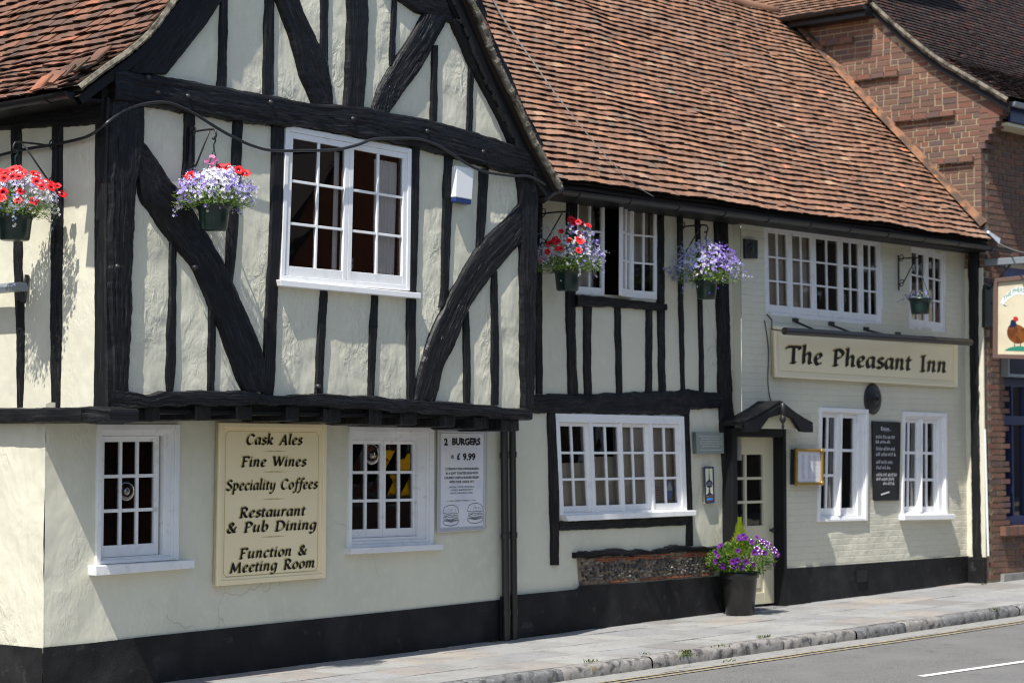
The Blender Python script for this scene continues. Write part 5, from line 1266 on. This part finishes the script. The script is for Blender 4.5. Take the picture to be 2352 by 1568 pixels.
pa_ = PX(2262, 634, XS + .02); mb = MB(); e = Vector((XS, -1.75, 0)); zz = q(.5, 0).z + .16
mb.hexa([(XS - .04, -.38, zz), (XS + .04, -.38, zz), (XS + .04, -.38, zz + .09), (XS - .04, -.38, zz + .09), (XS - .04, -1.8, zz), (XS + .04, -1.8, zz), (XS + .04, -1.8, zz + .09), (XS - .04, -1.8, zz + .09)]); mb.build('arm', M['zinc'], r, bevel=.008)
mb = MB()
for t in (.2, .8): mb.tube([q(t, .01, 0), Vector((XS, q(t, 0).y, zz))], .012, 8)
mb.tube([(XS, -.4, zz - .35), (XS, -.75, zz)], .015, 8); mb.build('hanger', M['iron'], r)
# trough light on the flank wall, mostly out of frame
pt_ = PX(52, 660, -.02); r = thing('trough_light', (-.02, pt_.y + .6, pt_.z), 'short grey metal trough light on the sunlit flank wall under the left basket', 'sign light'); mb = MB(); rows = []
for y_ in (pt_.y, pt_.y + .03, pt_.y + 1.5): rows.append([(-.02 + x, y_, pt_.z + z) for x, z in ((-.05, -.03), (-.06, .01), (-.03, .045), (.03, .045), (.06, .01), (.055, -.03))])
n0 = mb.grid(rows, True); mb.cap(n0, 6); mb.build('lamp_housing', M['zinc'], r)
mb = MB(); y_ = pt_.y + .12
mb.tube([(XU - .02, y_, pt_.z + .12), (XU - .05, y_, pt_.z - .12)], .02, 8); mb.tube([(XU - .03, y_, pt_.z), (-.02, y_, pt_.z + .02)], .014, 8); mb.build('bracket', M['iron'], r)
sg = thing('swan_board', (XU - .05, pt_.y + .9, pt_.z - .5), '', '') if False else None

# window contents
q = Quad([PY(x, y, JY) for x, y in qG])
mb = MB(); rows = []
for j in range(9):
    t = .1 + .8 * j / 8; rows.append([q(.775 + .15 * c / 26 - .0 + .03 * (1 - abs(j - 1) / 8) * (c / 26 - .5), t, -.085 + .018 * math.sin(c * 1.5 + .3 * math.sin(j))) for c in range(27)])
mb.grid(rows); tag(mb.build('curtain', M['curtain'], None, smooth=True), 'pale gathered net curtain inside the gable window', 'curtain', 'curtains in the gable window')
mb = MB(); rows = []
for j in range(9): rows.append([q(.44 + .04 * c / 10, .1 + .8 * j / 8, -.08 + .014 * math.sin(c * 1.7)) for c in range(11)])
mb.grid(rows); tag(mb.build('curtain', M['curtain'], None, smooth=True), 'narrow strip of pale curtain at the middle of the gable window', 'curtain', 'curtains in the gable window')
mb = MB(); q2 = Quad([q(.525, .79, -.10), q(.625, .79, -.10), q(.625, .915, -.10), q(.525, .915, -.10)]); q2.box(mb, 0, 1, 0, 1, -.01, 0)  # reflection of a sign opposite, painted as a card with mirrored capitals
r = mb.build('sign_reflection_card', M['navy']); tag(r, 'dark blue card with reversed white capitals, painting a sign reflected in the gable window', 'painted reflection')
mb = MB()
for k, tx in enumerate(('KIT', 'BAT', 'AP')): print_text(mb, q2, tx, .92, .30, .08 + k * .32, .30 + k * .32, .002, .01)
mb.build('lettering', M['slateink'], r)
q = Quad([PY(x, y, .0) for x, y in qB])
mb = MB(); c = q(.895, .78, -.034); mb.v = [tuple(c)] + [tuple(c + Vector((.062 * math.cos(6.283 * k / 28), 0, .105 * math.sin(6.283 * k / 28)))) for k in range(28)]; mb.f = [(0, 1 + k, 1 + (k + 1) % 28) for k in range(28)]
r = mb.build('window_sticker', M['st1'] if 'st1' in M else mat('pale_blue_sticker', (.25, .36, .72), .5)); tag(r, 'oval blue sticker in the lowest right pane of the ground floor window', 'sticker')
mb = MB(); mb.face([tuple(c + Vector((x, -.003, z))) for x, z in ((-.045, -.005), (.045, -.005), (.05, .02), (.02, .085), (-.02, .085), (-.05, .02))]); mb.build('emblem', mat('sticker_white', (.75, .8, .85), .5), r)
mb = MB(); c = q(.80, .79, -.034); mb.face([tuple(c + Vector((x, 0, z))) for x, z in ((-.055, -.07), (.055, -.07), (.055, .05), (-.055, .05))]); r = mb.build('window_card', mat('pink_card', (.55, .38, .36), .6)); tag(r, 'small pinkish licence card in the pane left of the blue sticker', 'card')
mb = MB()
for k in range(4): mb.face([tuple(c + Vector((x, -.003, .04 - k * .028 + z))) for x, z in ((-.045, 0), (.045, 0), (.045, .006), (-.045, .006))])
mb.build('print', M['greyink'], r)

# ================================================================== CABLES
def cable(name, pts, rad, label, m, cat='cable'):
    mb = MB(); mb.tube(cat_rom(pts, 6), rad, 8); return tag(mb.build(name, m, None, smooth=True), label, cat)
pts = [PX(x, y, XU - .06) for x, y in ((-30, 366), (25, 350), (70, 341), (130, 331), (200, 314))]
pts += [PY(x, y, JY - .10) for x, y in ((240, 287), (280, 257), (330, 239), (385, 236), (440, 258), (500, 295), (540, 317), (580, 335), (627, 346), (706, 346), (772, 344), (821, 333), (858, 320), (904, 318), (956, 319), (996, 330), (1035, 352), (1075, 378), (1115, 395), (1174, 404), (1217, 406), (1253, 425))]
cable('power_cable', pts, .014, 'thick black cable looping across the gable from the flank wall to the right verge', M['cable'])
for k, off in enumerate((0, .018)):
    n_ = Vector((0, -.72, .69)); pts = []
    for x, y, u in ((1128, -8, 0), (1160, 50, .2), (1220, 137, .4), (1290, 235, .6), (1380, 345, .8), (1450, 418, .95), (1502, 452, 1)):
        # on the roof plane, lifted a little
        d = ray(x, y); pn = n_; p0 = Vector((5.2, -.53, 4.845)) + n_ * (.05 + .10 * math.sin(u * math.pi) * (1 - k * .25)); t = (p0 - CAM).dot(pn) / d.dot(pn); pts.append(CAM + d * t + Vector((off * (1 - u), 0, 0)))
    cable('phone_wire', pts, .005, ['thin grey wire down the long tiled roof, left of a close pair', 'thin grey wire down the long tiled roof, right of a close pair'][k], M['wire'], 'wire')
cable('phone_wire', [PY(1756, 735, Y3 - .01), PY(1765, 800, Y3 - .012), PY(1764, 880, Y3 - .012), PY(1771, 925, Y3 - .015)], .006, 'thin dark cable down the wall from the name board to the porch canopy', M['cable'], 'wire')
cable('phone_wire', [PY(2296, 560, -.5), PY(2330, 575, -.9), PY(2400, 592, -1.6)], .009, 'pale wire slung from the white flashing at the end of the eaves', M['wire'], 'wire')

# ================================================================== HANGING BASKETS
def bracket(label, wallpt, out, reach, drop=.32):
    w = Vector(wallpt); out = Vector(out); r = thing('basket_bracket', w, label, 'bracket', 'iron basket brackets'); up = Vector((0, 0, 1)); mb = MB()
    sd_ = out.cross(up) * .012; mb.hexa([w - sd_ + up * .05 + out * .012, w + sd_ + up * .05 + out * .012, w + sd_ - up * (drop + .08) + out * .012, w - sd_ - up * (drop + .08) + out * .012] + [w - sd_ + up * .05, w + sd_ + up * .05, w + sd_ - up * (drop + .08), w - sd_ - up * (drop + .08)]); mb.build('back_plate', M['iron'], r)
    mb = MB(); e = w + out * reach
    mb.tube(cat_rom([w + out * .01, w + out * reach * .5 + up * .005, e, e + out * .035 - up * .02, e + out * .045 - up * .055, e + out * .02 - up * .085, e - out * .005 - up * .075], 5), .009, 8); mb.build('arm', M['iron'], r, smooth=True)
    mb = MB(); mb.tube([w + out * .02 - up * drop, w + out * .08 - up * (drop - .02), w + out * reach * .86 - up * .01], .008, 8)
    for z in (0, -drop):
        mb.tube(cat_rom([w + out * .01 + up * (z + .0), w + out * .04 + up * (z - .03), w + out * .075 + up * (z + .0), w + out * .07 + up * (z + .045), w + out * .04 + up * (z + .05), w + out * .032 + up * (z + .025)], 4), .006, 6)
    mb.build('scroll_brace', M['iron'], r, smooth=True)
    return e + out * .02 - up * .085
def leaf(mb, p, d, up, L, w):
    d = d.normalized(); s = d.cross(up)
    s = s.normalized() if s.length > 1e-4 else Vector((1, 0, 0)); n = s.cross(d)
    mb.face([p, p + d * L * .5 + s * w - n * .1 * L, p + d * L, p + d * L * .5 - s * w - n * .1 * L])
def rnd_dir(rng): 
    v = Vector((rng.gauss(0, 1), rng.gauss(0, 1), rng.gauss(0, 1))); return v.normalized()
def floret(mb, p, n, rad, rng, k=5):
    n = n.normalized(); a = n.orthogonal().normalized(); b = n.cross(a); ph = rng.uniform(0, 6.28); n0 = len(mb.v); mb.v.append(tuple(p))
    for i in range(k):
        t = ph + 6.283 * i / k; r2 = rad * (1.25 if i in (0, 1, 2) else .8)
        mb.v += [tuple(p + (a * math.cos(t - .36) + b * math.sin(t - .36)) * r2 + n * rad * .25), tuple(p + (a * math.cos(t + .36) + b * math.sin(t + .36)) * r2 + n * rad * .25)]
        mb.f.append((n0, n0 + 1 + 2 * i, n0 + 2 + 2 * i))
PETS = {}
def petunia_mesh(key, rad, m, rim=None):
    mb = MB(); n = 25; rows = []
    for rr, h in ((.12, -.35), (.35, -.08), (.7, .06), (1.0, .02)):
        rows.append([Vector((math.cos(6.283 * k / n), math.sin(6.283 * k / n), 0)) * rad * rr * (1 + (.10 * math.cos(5 * 6.283 * k / n) if rr > .5 else 0)) + Vector((0, 0, rad * (h + (.07 * math.cos(10 * 6.283 * k / n) if rr > .9 else 0)))) for k in range(n)])
    mb.grid(rows, True); me = bpy.data.meshes.new(key); me.from_pydata(mb.v, [], mb.f); me.materials.append(m); me.materials.append(rim or m); me.materials.append(M['redthroat'])
    for i, p in enumerate(me.polygons): p.use_smooth = True; p.material_index = 2 if i < n else (1 if rim and i >= 2 * n and (i % n) % 5 in (0, 1) else 0)
    PETS[key] = me; return me
petunia_mesh('red_petunia', .040, M['red']); petunia_mesh('purple_petunia', .036, M['purple']); petunia_mesh('edged_petunia', .036, M['purple'], M['purplew'])
def put_flower(parent, key, p, n, s):
    o = bpy.data.objects.new('petunia_flower', PETS[key]); COL.objects.link(o); o.parent = parent; o.matrix_parent_inverse = Matrix_inv(parent)
    o.location = p; o.rotation_euler = n.to_track_quat('Z', 'Y').to_euler(); o.scale = (s, s, s)
VIEW = Vector((-.747, -.665, .05))
def basket(label, hook, rim, pr, ph, rx, rz, seed, nlob=900, mats=('lobelia',), reds=0, trails=6, leaves=900, lowleaf=.4, bias=None, pinks=0, redzone=None, purple_trail=0):
    rng = random.Random(seed); r = thing('hanging_basket', rim - Vector((0, 0, ph)), label, 'flower basket', 'hanging flower baskets'); up = Vector((0, 0, 1)); c = Vector(rim)
    mb = MB(); mb.lathe(c, [(0, -ph), (pr * .68, -ph), (pr * .74, -ph * .95), (pr * .80, -ph * .55), (pr * .86, -ph * .12), (pr * .92, -ph * .04), (pr * 1.02, -.012), (pr * 1.03, .012), (pr * .95, .014), (pr * .9, -.03), (0, -.03)], up, 40); mb.build('pot', M['potgreen'], r, smooth=True)
    mb = MB()
    for k in range(3):
        t = 2.1 * k + .4; mb.tube([hook + up * -.08, c + Vector((math.cos(t) * pr, math.sin(t) * pr, .0))], .004, 6)
    mb.tube(cat_rom([hook + up * .02, hook + Vector((.015, 0, -.01)), hook + Vector((-.005, 0, -.05)), hook - up * .09], 4), .007, 6); mb.build('hanger', M['potgreen'], r)
    L = MB(); F = {m: MB() for m in mats}; ST = MB()
    for i in range(leaves):
        d = rnd_dir(rng); rad = rng.uniform(.25, 1) ** .6; q = Vector((d.x * rx * rad, d.y * rx * rad, abs(d.z) * rz * rad * .9 - .02))
        if rng.random() < lowleaf: q.z = rng.uniform(-.01, .12); q.x *= 1.02; q.y *= 1.02
        p = c + q; leaf(L, p, (d + up * rng.uniform(-.2, .8)), up, rng.uniform(.022, .045), rng.uniform(.006, .013))
    clump = [(rnd_dir(rng), rng.uniform(.82, 1.15)) for _ in range(26)]
    def surf(d):
        k = max(clump, key=lambda q: q[0].dot(d)); return k[1] * (.9 + .12 * k[0].dot(d))
    ml = list(mats)
    for i in range(nlob):
        d = rnd_dir(rng); d.z = abs(d.z) if rng.random() < .93 else d.z * .4
        if rng.random() < .45 and d.dot(VIEW) < 0: d.x, d.y = -d.x, -d.y
        if d.z < .22 and rng.random() < .72: continue
        s = surf(d) * rng.uniform(.80, 1.06); p = c + Vector((d.x * rx * s, d.y * rx * s, d.z * rz * s + .03))
        mk = ml[min(len(ml) - 1, int((0.5 + .5 * (d.x * RT.x + d.y * RT.y) + rng.uniform(-.25, .25)) * len(ml)))] if len(ml) > 1 else ml[0]
        mk = mk if mk in F else ml[0]
        floret(F[mk], p, (d + rnd_dir(rng) * .7 + VIEW * .3), rng.uniform(.008, .017), rng)
        if i % 6 == 0: ST.tube([c + Vector((d.x * rx * .4, d.y * rx * .4, d.z * rz * .3)), p], .0014, 3)
    for i in range(trails):                               # wisps that stick out or hang down
        a = rng.uniform(0, 6.283); d = Vector((math.cos(a), math.sin(a), 0)); el = rng.uniform(-.9, .7); p0 = c + d * rx * .8 + up * rng.uniform(.0, rz * .5); ln = rng.uniform(.08, .22)
        pp = [p0 + d * (ln * t * (1 if el > -.2 else .35)) + up * (el * ln * t - .25 * ln * t * t) for t in (0, .3, .6, 1)]; ST.tube(pp, .0014, 3)
        for k in range(int(ln * 70)):
            t = rng.uniform(.1, 1); q = p0 + d * (ln * t * (1 if el > -.2 else .35)) + up * (el * ln * t - .25 * ln * t * t) + rnd_dir(rng) * .014; floret(F[rng.choice(ml)], q, rnd_dir(rng) + VIEW * .8, rng.uniform(.007, .012), rng)
            if rng.random() < .5: leaf(L, q, rnd_dir(rng), up, .02, .005)
    L.build('foliage', M['leaf'], r); ST.build('stems', M['stem'], r)
    for m_, b_ in F.items():
        if b_.v: b_.build('lobelia_flowers', M[m_], r)
    for i in range(reds):
        for _ in range(60):
            d = rnd_dir(rng); d.z = abs(d.z)
            if d.dot(VIEW) < -.15: continue
            if redzone and not redzone(d.x * RT.x + d.y * RT.y, d.z): continue
            break
        s = surf(d) * rng.uniform(.97, 1.08); p = c + Vector((d.x * rx * s, d.y * rx * s, d.z * rz * s + .04)); put_flower(r, 'red_petunia', p, (d * .6 + VIEW * .9 + up * .25 + rnd_dir(rng) * .35).normalized(), rng.uniform(.75, 1.15))
    for k in range(pinks):
        top = c + Vector(pinks_at[seed][k]); g_ = MB(); ST2 = MB(); ST2.tube([c + up * .1, top], .004, 6); ST2.build('stems', M['stem'], r)
        for i in range(34): d = rnd_dir(rng); floret(g_, top + Vector((d.x * .05, d.y * .05, d.z * .035)), d + VIEW * .4, .016, rng)
        g_.build('geranium_head', M['pink'], r)
    return r
pinks_at = {1: [(-.24, .10, .36)], 2: [(-.05, -.02, .385)], 3: [(-.27, .10, .10)]}
up = Vector((0, 0, 1))
# 1: left, on the flank wall
wp = PX(131, 338, XU - .03); h_ = bracket('iron basket bracket on the flank wall, under the left gutter', wp, OUTX, .40)
c1 = Vector((h_.x, h_.y, PX(25, 497, h_.x).z))
basket('hanging basket full of large red petunias over pale blue lobelia, leftmost on the flank wall', h_, c1, .165, .205, .345, .31, 1, 900, ('lobblue', 'lobwhite'), 46, 14, 1300, .55, pinks=1, redzone=lambda a, z: z > .22 and (a > -.5 or z > .6))
# 2: on the gable
wp = PY(436, 305, JY - .03); h_ = bracket('iron basket bracket on the gable left of the large white window', wp, OUTY, .30)
c2 = Vector((h_.x, h_.y, PY(497, 474, h_.y).z))
basket('hanging basket of lilac and white lobelia with one tall pink geranium, on the gable', h_, c2, .155, .205, .345, .33, 2, 1700, ('lobviolet', 'lobwhite', 'lobwhite', 'lobelia'), 7, 22, 1400, .6, pinks=1, redzone=lambda a, z: z > .55)
# 3: between gable and wing window
wp = PY(1240, 492, -.03); h_ = bracket('iron basket bracket beside the half open upper window', wp, OUTY, .36)
c3 = Vector((h_.x, h_.y, PY(1308, 622, h_.y).z))
basket('hanging basket with red petunias above bright green leaves, before the half open window', h_, c3, .155, .21, .36, .44, 3, 900, ('lobwhite', 'lobwhite', 'lobelia'), 19, 16, 1900, .6, pinks=1, redzone=lambda a, z: z > .3 and abs(a) < .65)
# 4
wp = PY(1560, 522, -.03); h_ = bracket('iron basket bracket on a stud left of the black corner post of the wing', wp, OUTY, .36)
c4 = Vector((h_.x, h_.y, PY(1622, 646, h_.y).z))
basket('hanging basket of violet and white lobelia without any red, trailing low', h_, c4, .14, .20, .40, .45, 4, 1150, ('lobblue', 'lobwhite', 'lobviolet', 'lobviolet'), 0, 46, 1300, .5)
# 5: nearly bare
wp = PY(2063, 595, Y3 - .02); h_ = bracket('iron basket bracket between the two upper windows at the right end', wp, OUTY, .30)
c5 = Vector((h_.x, h_.y, PY(2124, 688, h_.y).z))
basket('nearly bare hanging basket with a few violet flowers, before the small upper window', h_, c5, .155, .19, .13, .10, 5, 26, ('lobviolet',), 0, 4, 40, .9)

# ================================================================== PLANTER BY THE DOOR
pc = PG(1699, 1411); rng = random.Random(31)
r = thing('flower_planter', pc, 'tall black glazed pot of purple petunias and a lime conifer by the door', 'planter'); z0 = gz(pc.x); c = Vector((pc.x, pc.y, z0))
hh = PY(1700, 1312, pc.y).z - z0
mb = MB(); mb.lathe(c, [(0, .0), (.155, 0), (.162, .01), (.20, hh * .82), (.203, hh * .86), (.222, hh * .87), (.226, hh), (.21, hh + .004), (.20, hh - .03), (0, hh - .03)], up, 48); mb.build('pot', M['potblack'], r, smooth=True)
L = MB(); cc = c + up * (hh + .04)
cl = [(rnd_dir(rng), rng.uniform(.8, 1.15)) for _ in range(16)]
for i in range(2600):
    d = rnd_dir(rng); k = max(cl, key=lambda q_: q_[0].dot(d)); s = k[1] * rng.uniform(.45, 1) ** .5 * (.75 + .3 * k[0].dot(d)); p = cc + Vector((d.x * .36 * s, d.y * .36 * s, (d.z * .24 if d.z > 0 else d.z * .14) * s + .08)); leaf(L, p, d + up * .3 + rnd_dir(rng) * .6, up, rng.uniform(.03, .055), rng.uniform(.010, .018))
L.build('foliage', M['leaf'], r); L = MB()
for i in range(1500):
    t = rng.random() ** 1.3; rad = .13 * (1 - t) + .006; a = rng.uniform(0, 6.283); rr = rad * math.sqrt(rng.random()); p = cc + Vector((math.cos(a) * rr + .03 - .02, math.sin(a) * rr, .14 + t * .40)); leaf(L, p, Vector((math.cos(a) * .35, math.sin(a) * .35, 1)), Vector((math.cos(a), math.sin(a), 0)), rng.uniform(.035, .06), .005)
L.build('conifer', M['leaflime'], r)
for i in range(34):
    for _ in range(40):
        d = rnd_dir(rng)
        if d.dot(VIEW) > -.1 and d.z > -.5: break
    k = max(cl, key=lambda q_: q_[0].dot(d)); s = k[1] * (.78 + .3 * k[0].dot(d)); p = cc + Vector((d.x * .37 * s, d.y * .37 * s, (d.z * .25 if d.z > 0 else d.z * .16) * s + .09)); put_flower(r, 'edged_petunia' if d.dot(RT) > .35 and i % 2 else 'purple_petunia', p, (d * .7 + VIEW * .8 + up * .2 + rnd_dir(rng) * .4).normalized(), rng.uniform(.8, 1.1))

# ================================================================== ACROSS THE STREET (seen only in the window panes)
oh = thing('brick_house', (16, -14, .3), 'red brick house with its gable to the street, seen only as a reflection', 'house'); mb = MB()
gf = [(13.2, .1), (18.8, .1), (18.8, 4.5), (16.0, 8.4), (13.2, 4.5)]; n = len(gf)
mb.v = [(x, -13.5, z) for x, z in gf] + [(x, -23, z) for x, z in gf]; mb.f = [tuple(range(n)), tuple(range(2 * n - 1, n - 1, -1))] + [(i, (i + 1) % n, n + (i + 1) % n, n + i) for i in range(n)]
mb.build('wall', mat('red_brick_wall', (.36, .13, .065), .9, .2, var=(6, (.27, .095, .05), .4, .7)), oh); mb = MB()
for x0_, s_ in ((13.0, 1), (19.0, -1)): mb.hexa([(x0_, -13.25, 4.22), (16, -13.25, 8.42), (16, -13.25, 8.62), (x0_, -13.25, 4.42), (x0_, -23.2, 4.22), (16, -23.2, 8.42), (16, -23.2, 8.62), (x0_, -23.2, 4.42)])
mb.build('roof', M['tile3'], oh)
for x, z in ((14.0, 1.1), (17.0, 1.1)):
    mb = MB(); mb.box((x, -13.52, z), (x + 1.2, -13.44, z + 1.4)); w_ = mb.build('window', M['white'], oh); mb = MB(); mb.box((x + .08, -13.45, z + .08), (x + 1.12, -13.43, z + 1.32)); mb.build('pane', M['room'], w_)
sh = thing('flank_shade_house', (-9, 9, 0), 'unseen dark brick house added left of the pub to shade its flank wall', 'house'); mb = MB(); gf = [(-13.5, -.6), (-5.2, -.6), (-5.2, 7.6), (-9.3, 10.6), (-13.5, 7.6)]  # out of view, added to block sky and darken the flank wall
mb.v = [(x, 2.5, z) for x, z in gf] + [(x, 20, z) for x, z in gf]; mb.f = [tuple(range(n)), tuple(range(2 * n - 1, n - 1, -1))] + [(i, (i + 1) % n, n + (i + 1) % n, n + i) for i in range(n)]; mb.build('wall', M['brick'], sh); mb = MB()
for x0_ in (-13.8, -4.95): mb.hexa([(x0_, 2.2, 7.45), (-9.3, 2.2, 10.65), (-9.3, 2.2, 10.85), (x0_, 2.2, 7.65), (x0_, 20.2, 7.45), (-9.3, 20.2, 10.65), (-9.3, 20.2, 10.85), (x0_, 20.2, 7.65)])
mb.build('roof', M['tile3'], sh)
for y in (4, 8):
    mb = MB(); mb.box((-5.24, y, 1), (-5.16, y + 1.2, 2.5)); w_ = mb.build('window', M['white'], sh); mb = MB(); mb.box((-5.20, y + .08, 1.08), (-5.15, y + 1.12, 2.42)); mb.build('pane', M['room'], w_)
def tree(x, y, h, rr, seed, label):
    rng = random.Random(seed); t = thing('evergreen_tree', (x, y, gz(x)), label, 'tree', 'trees across the street'); mb = MB()
    mb.tube([(x, y, gz(x) - .1), (x + .1, y, gz(x) + h * .35), (x, y + .1, gz(x) + h * .8)], [.22, .16, .05], 8); mb.build('trunk', M['bark'], t); mb = MB()
    cl = [(Vector((x + rng.gauss(0, rr * .5), y + rng.gauss(0, rr * .5), gz(x) + h * rng.uniform(.12, .98))), rng.uniform(.35, .7) * rr) for _ in range(26)]
    for i in range(9000):
        c_, r_ = rng.choice(cl); d = rnd_dir(rng); leaf(mb, c_ + d * r_ * rng.random() ** .4, d + rnd_dir(rng) * .7, up, rng.uniform(.2, .38), rng.uniform(.08, .14))
    mb.build('crown', M['leafdark'], t)
tree(5.4, -15.5, 8.0, 2.4, 1, 'broad dark evergreen across the street, farthest from the red brick house')
tree(8.6, -16.0, 9.5, 2.6, 2, 'tallest dark evergreen across the street')
tree(11.4, -15.0, 8.0, 2.0, 3, 'dark evergreen just left of the red brick house across the street')
tree(20.4, -13.6, 4.6, 1.2, 4, 'small dark evergreen in front of the terrace across the street')
ht = thing('terraced_house', (30, -14, .6), 'long dark brick terrace across the street, seen only as reflections', 'house'); mb = MB(); mb.box((19.6, -24, .1), (48, -14.5, 7.4)); mb.build('wall', mat('sooty_brick_wall', (.12, .085, .065), .9, .2, var=(6, (.08, .06, .05), .4, .7)), ht); mb = MB()
for y0_, y1_ in ((-14.1, -19.2), (-24.4, -19.2)): mb.hexa([(19.3, y0_, 7.2), (48.3, y0_, 7.2), (48.3, y0_, 7.4), (19.3, y0_, 7.4), (19.3, y1_, 11.2), (48.3, y1_, 11.2), (48.3, y1_, 11.4), (19.3, y1_, 11.4)])
mb.build('roof', M['tile3'], ht)
for k in range(7):
    for z in (1.5, 4.5):
        x = 21 + k * 3.7; mb = MB(); mb.box((x, -14.54, z), (x + 1.1, -14.44, z + 1.5)); w_ = mb.build('window', M['white'], ht); mb = MB(); mb.box((x + .08, -14.45, z + .08), (x + 1.02, -14.43, z + 1.42)); mb.build('pane', M['room'], w_)
lw = thing('garden_wall', (17.4, -11.9, gz(17)), 'low dark brick wall across the street below the yellow grit bin', 'wall'); mb = MB(); mb.box((13.5, -12.2, .1), (21, -11.95, 1.25)); mb.build('brickwork', M['brick'], lw); mb = MB(); mb.box((13.45, -12.25, 1.25), (21.05, -11.9, 1.32)); mb.build('coping', M['granite'], lw)
sk = thing('grit_bin', (17.2, -12.1, 1.32), 'yellow grit bin on a low wall across the street, reflected in a ground floor window', 'bin'); mb = MB()
mb.hexa([(16.75, -12.25, 1.325), (17.7, -12.25, 1.325), (17.75, -12.25, 1.85), (16.7, -12.25, 1.85), (16.75, -11.92, 1.325), (17.7, -11.92, 1.325), (17.75, -11.9, 1.6), (16.7, -11.9, 1.6)]); mb.build('body', M['yellowbin'], sk, bevel=.02)
mb = MB(); mb.hexa([(16.66, -11.86, 1.605), (17.79, -11.86, 1.605), (17.79, -12.27, 1.90), (16.66, -12.27, 1.90), (16.66, -11.86, 1.64), (17.79, -11.86, 1.64), (17.79, -12.27, 1.94), (16.66, -12.27, 1.94)]); mb.build('lid', M['yellowbin'], sk, bevel=.01)
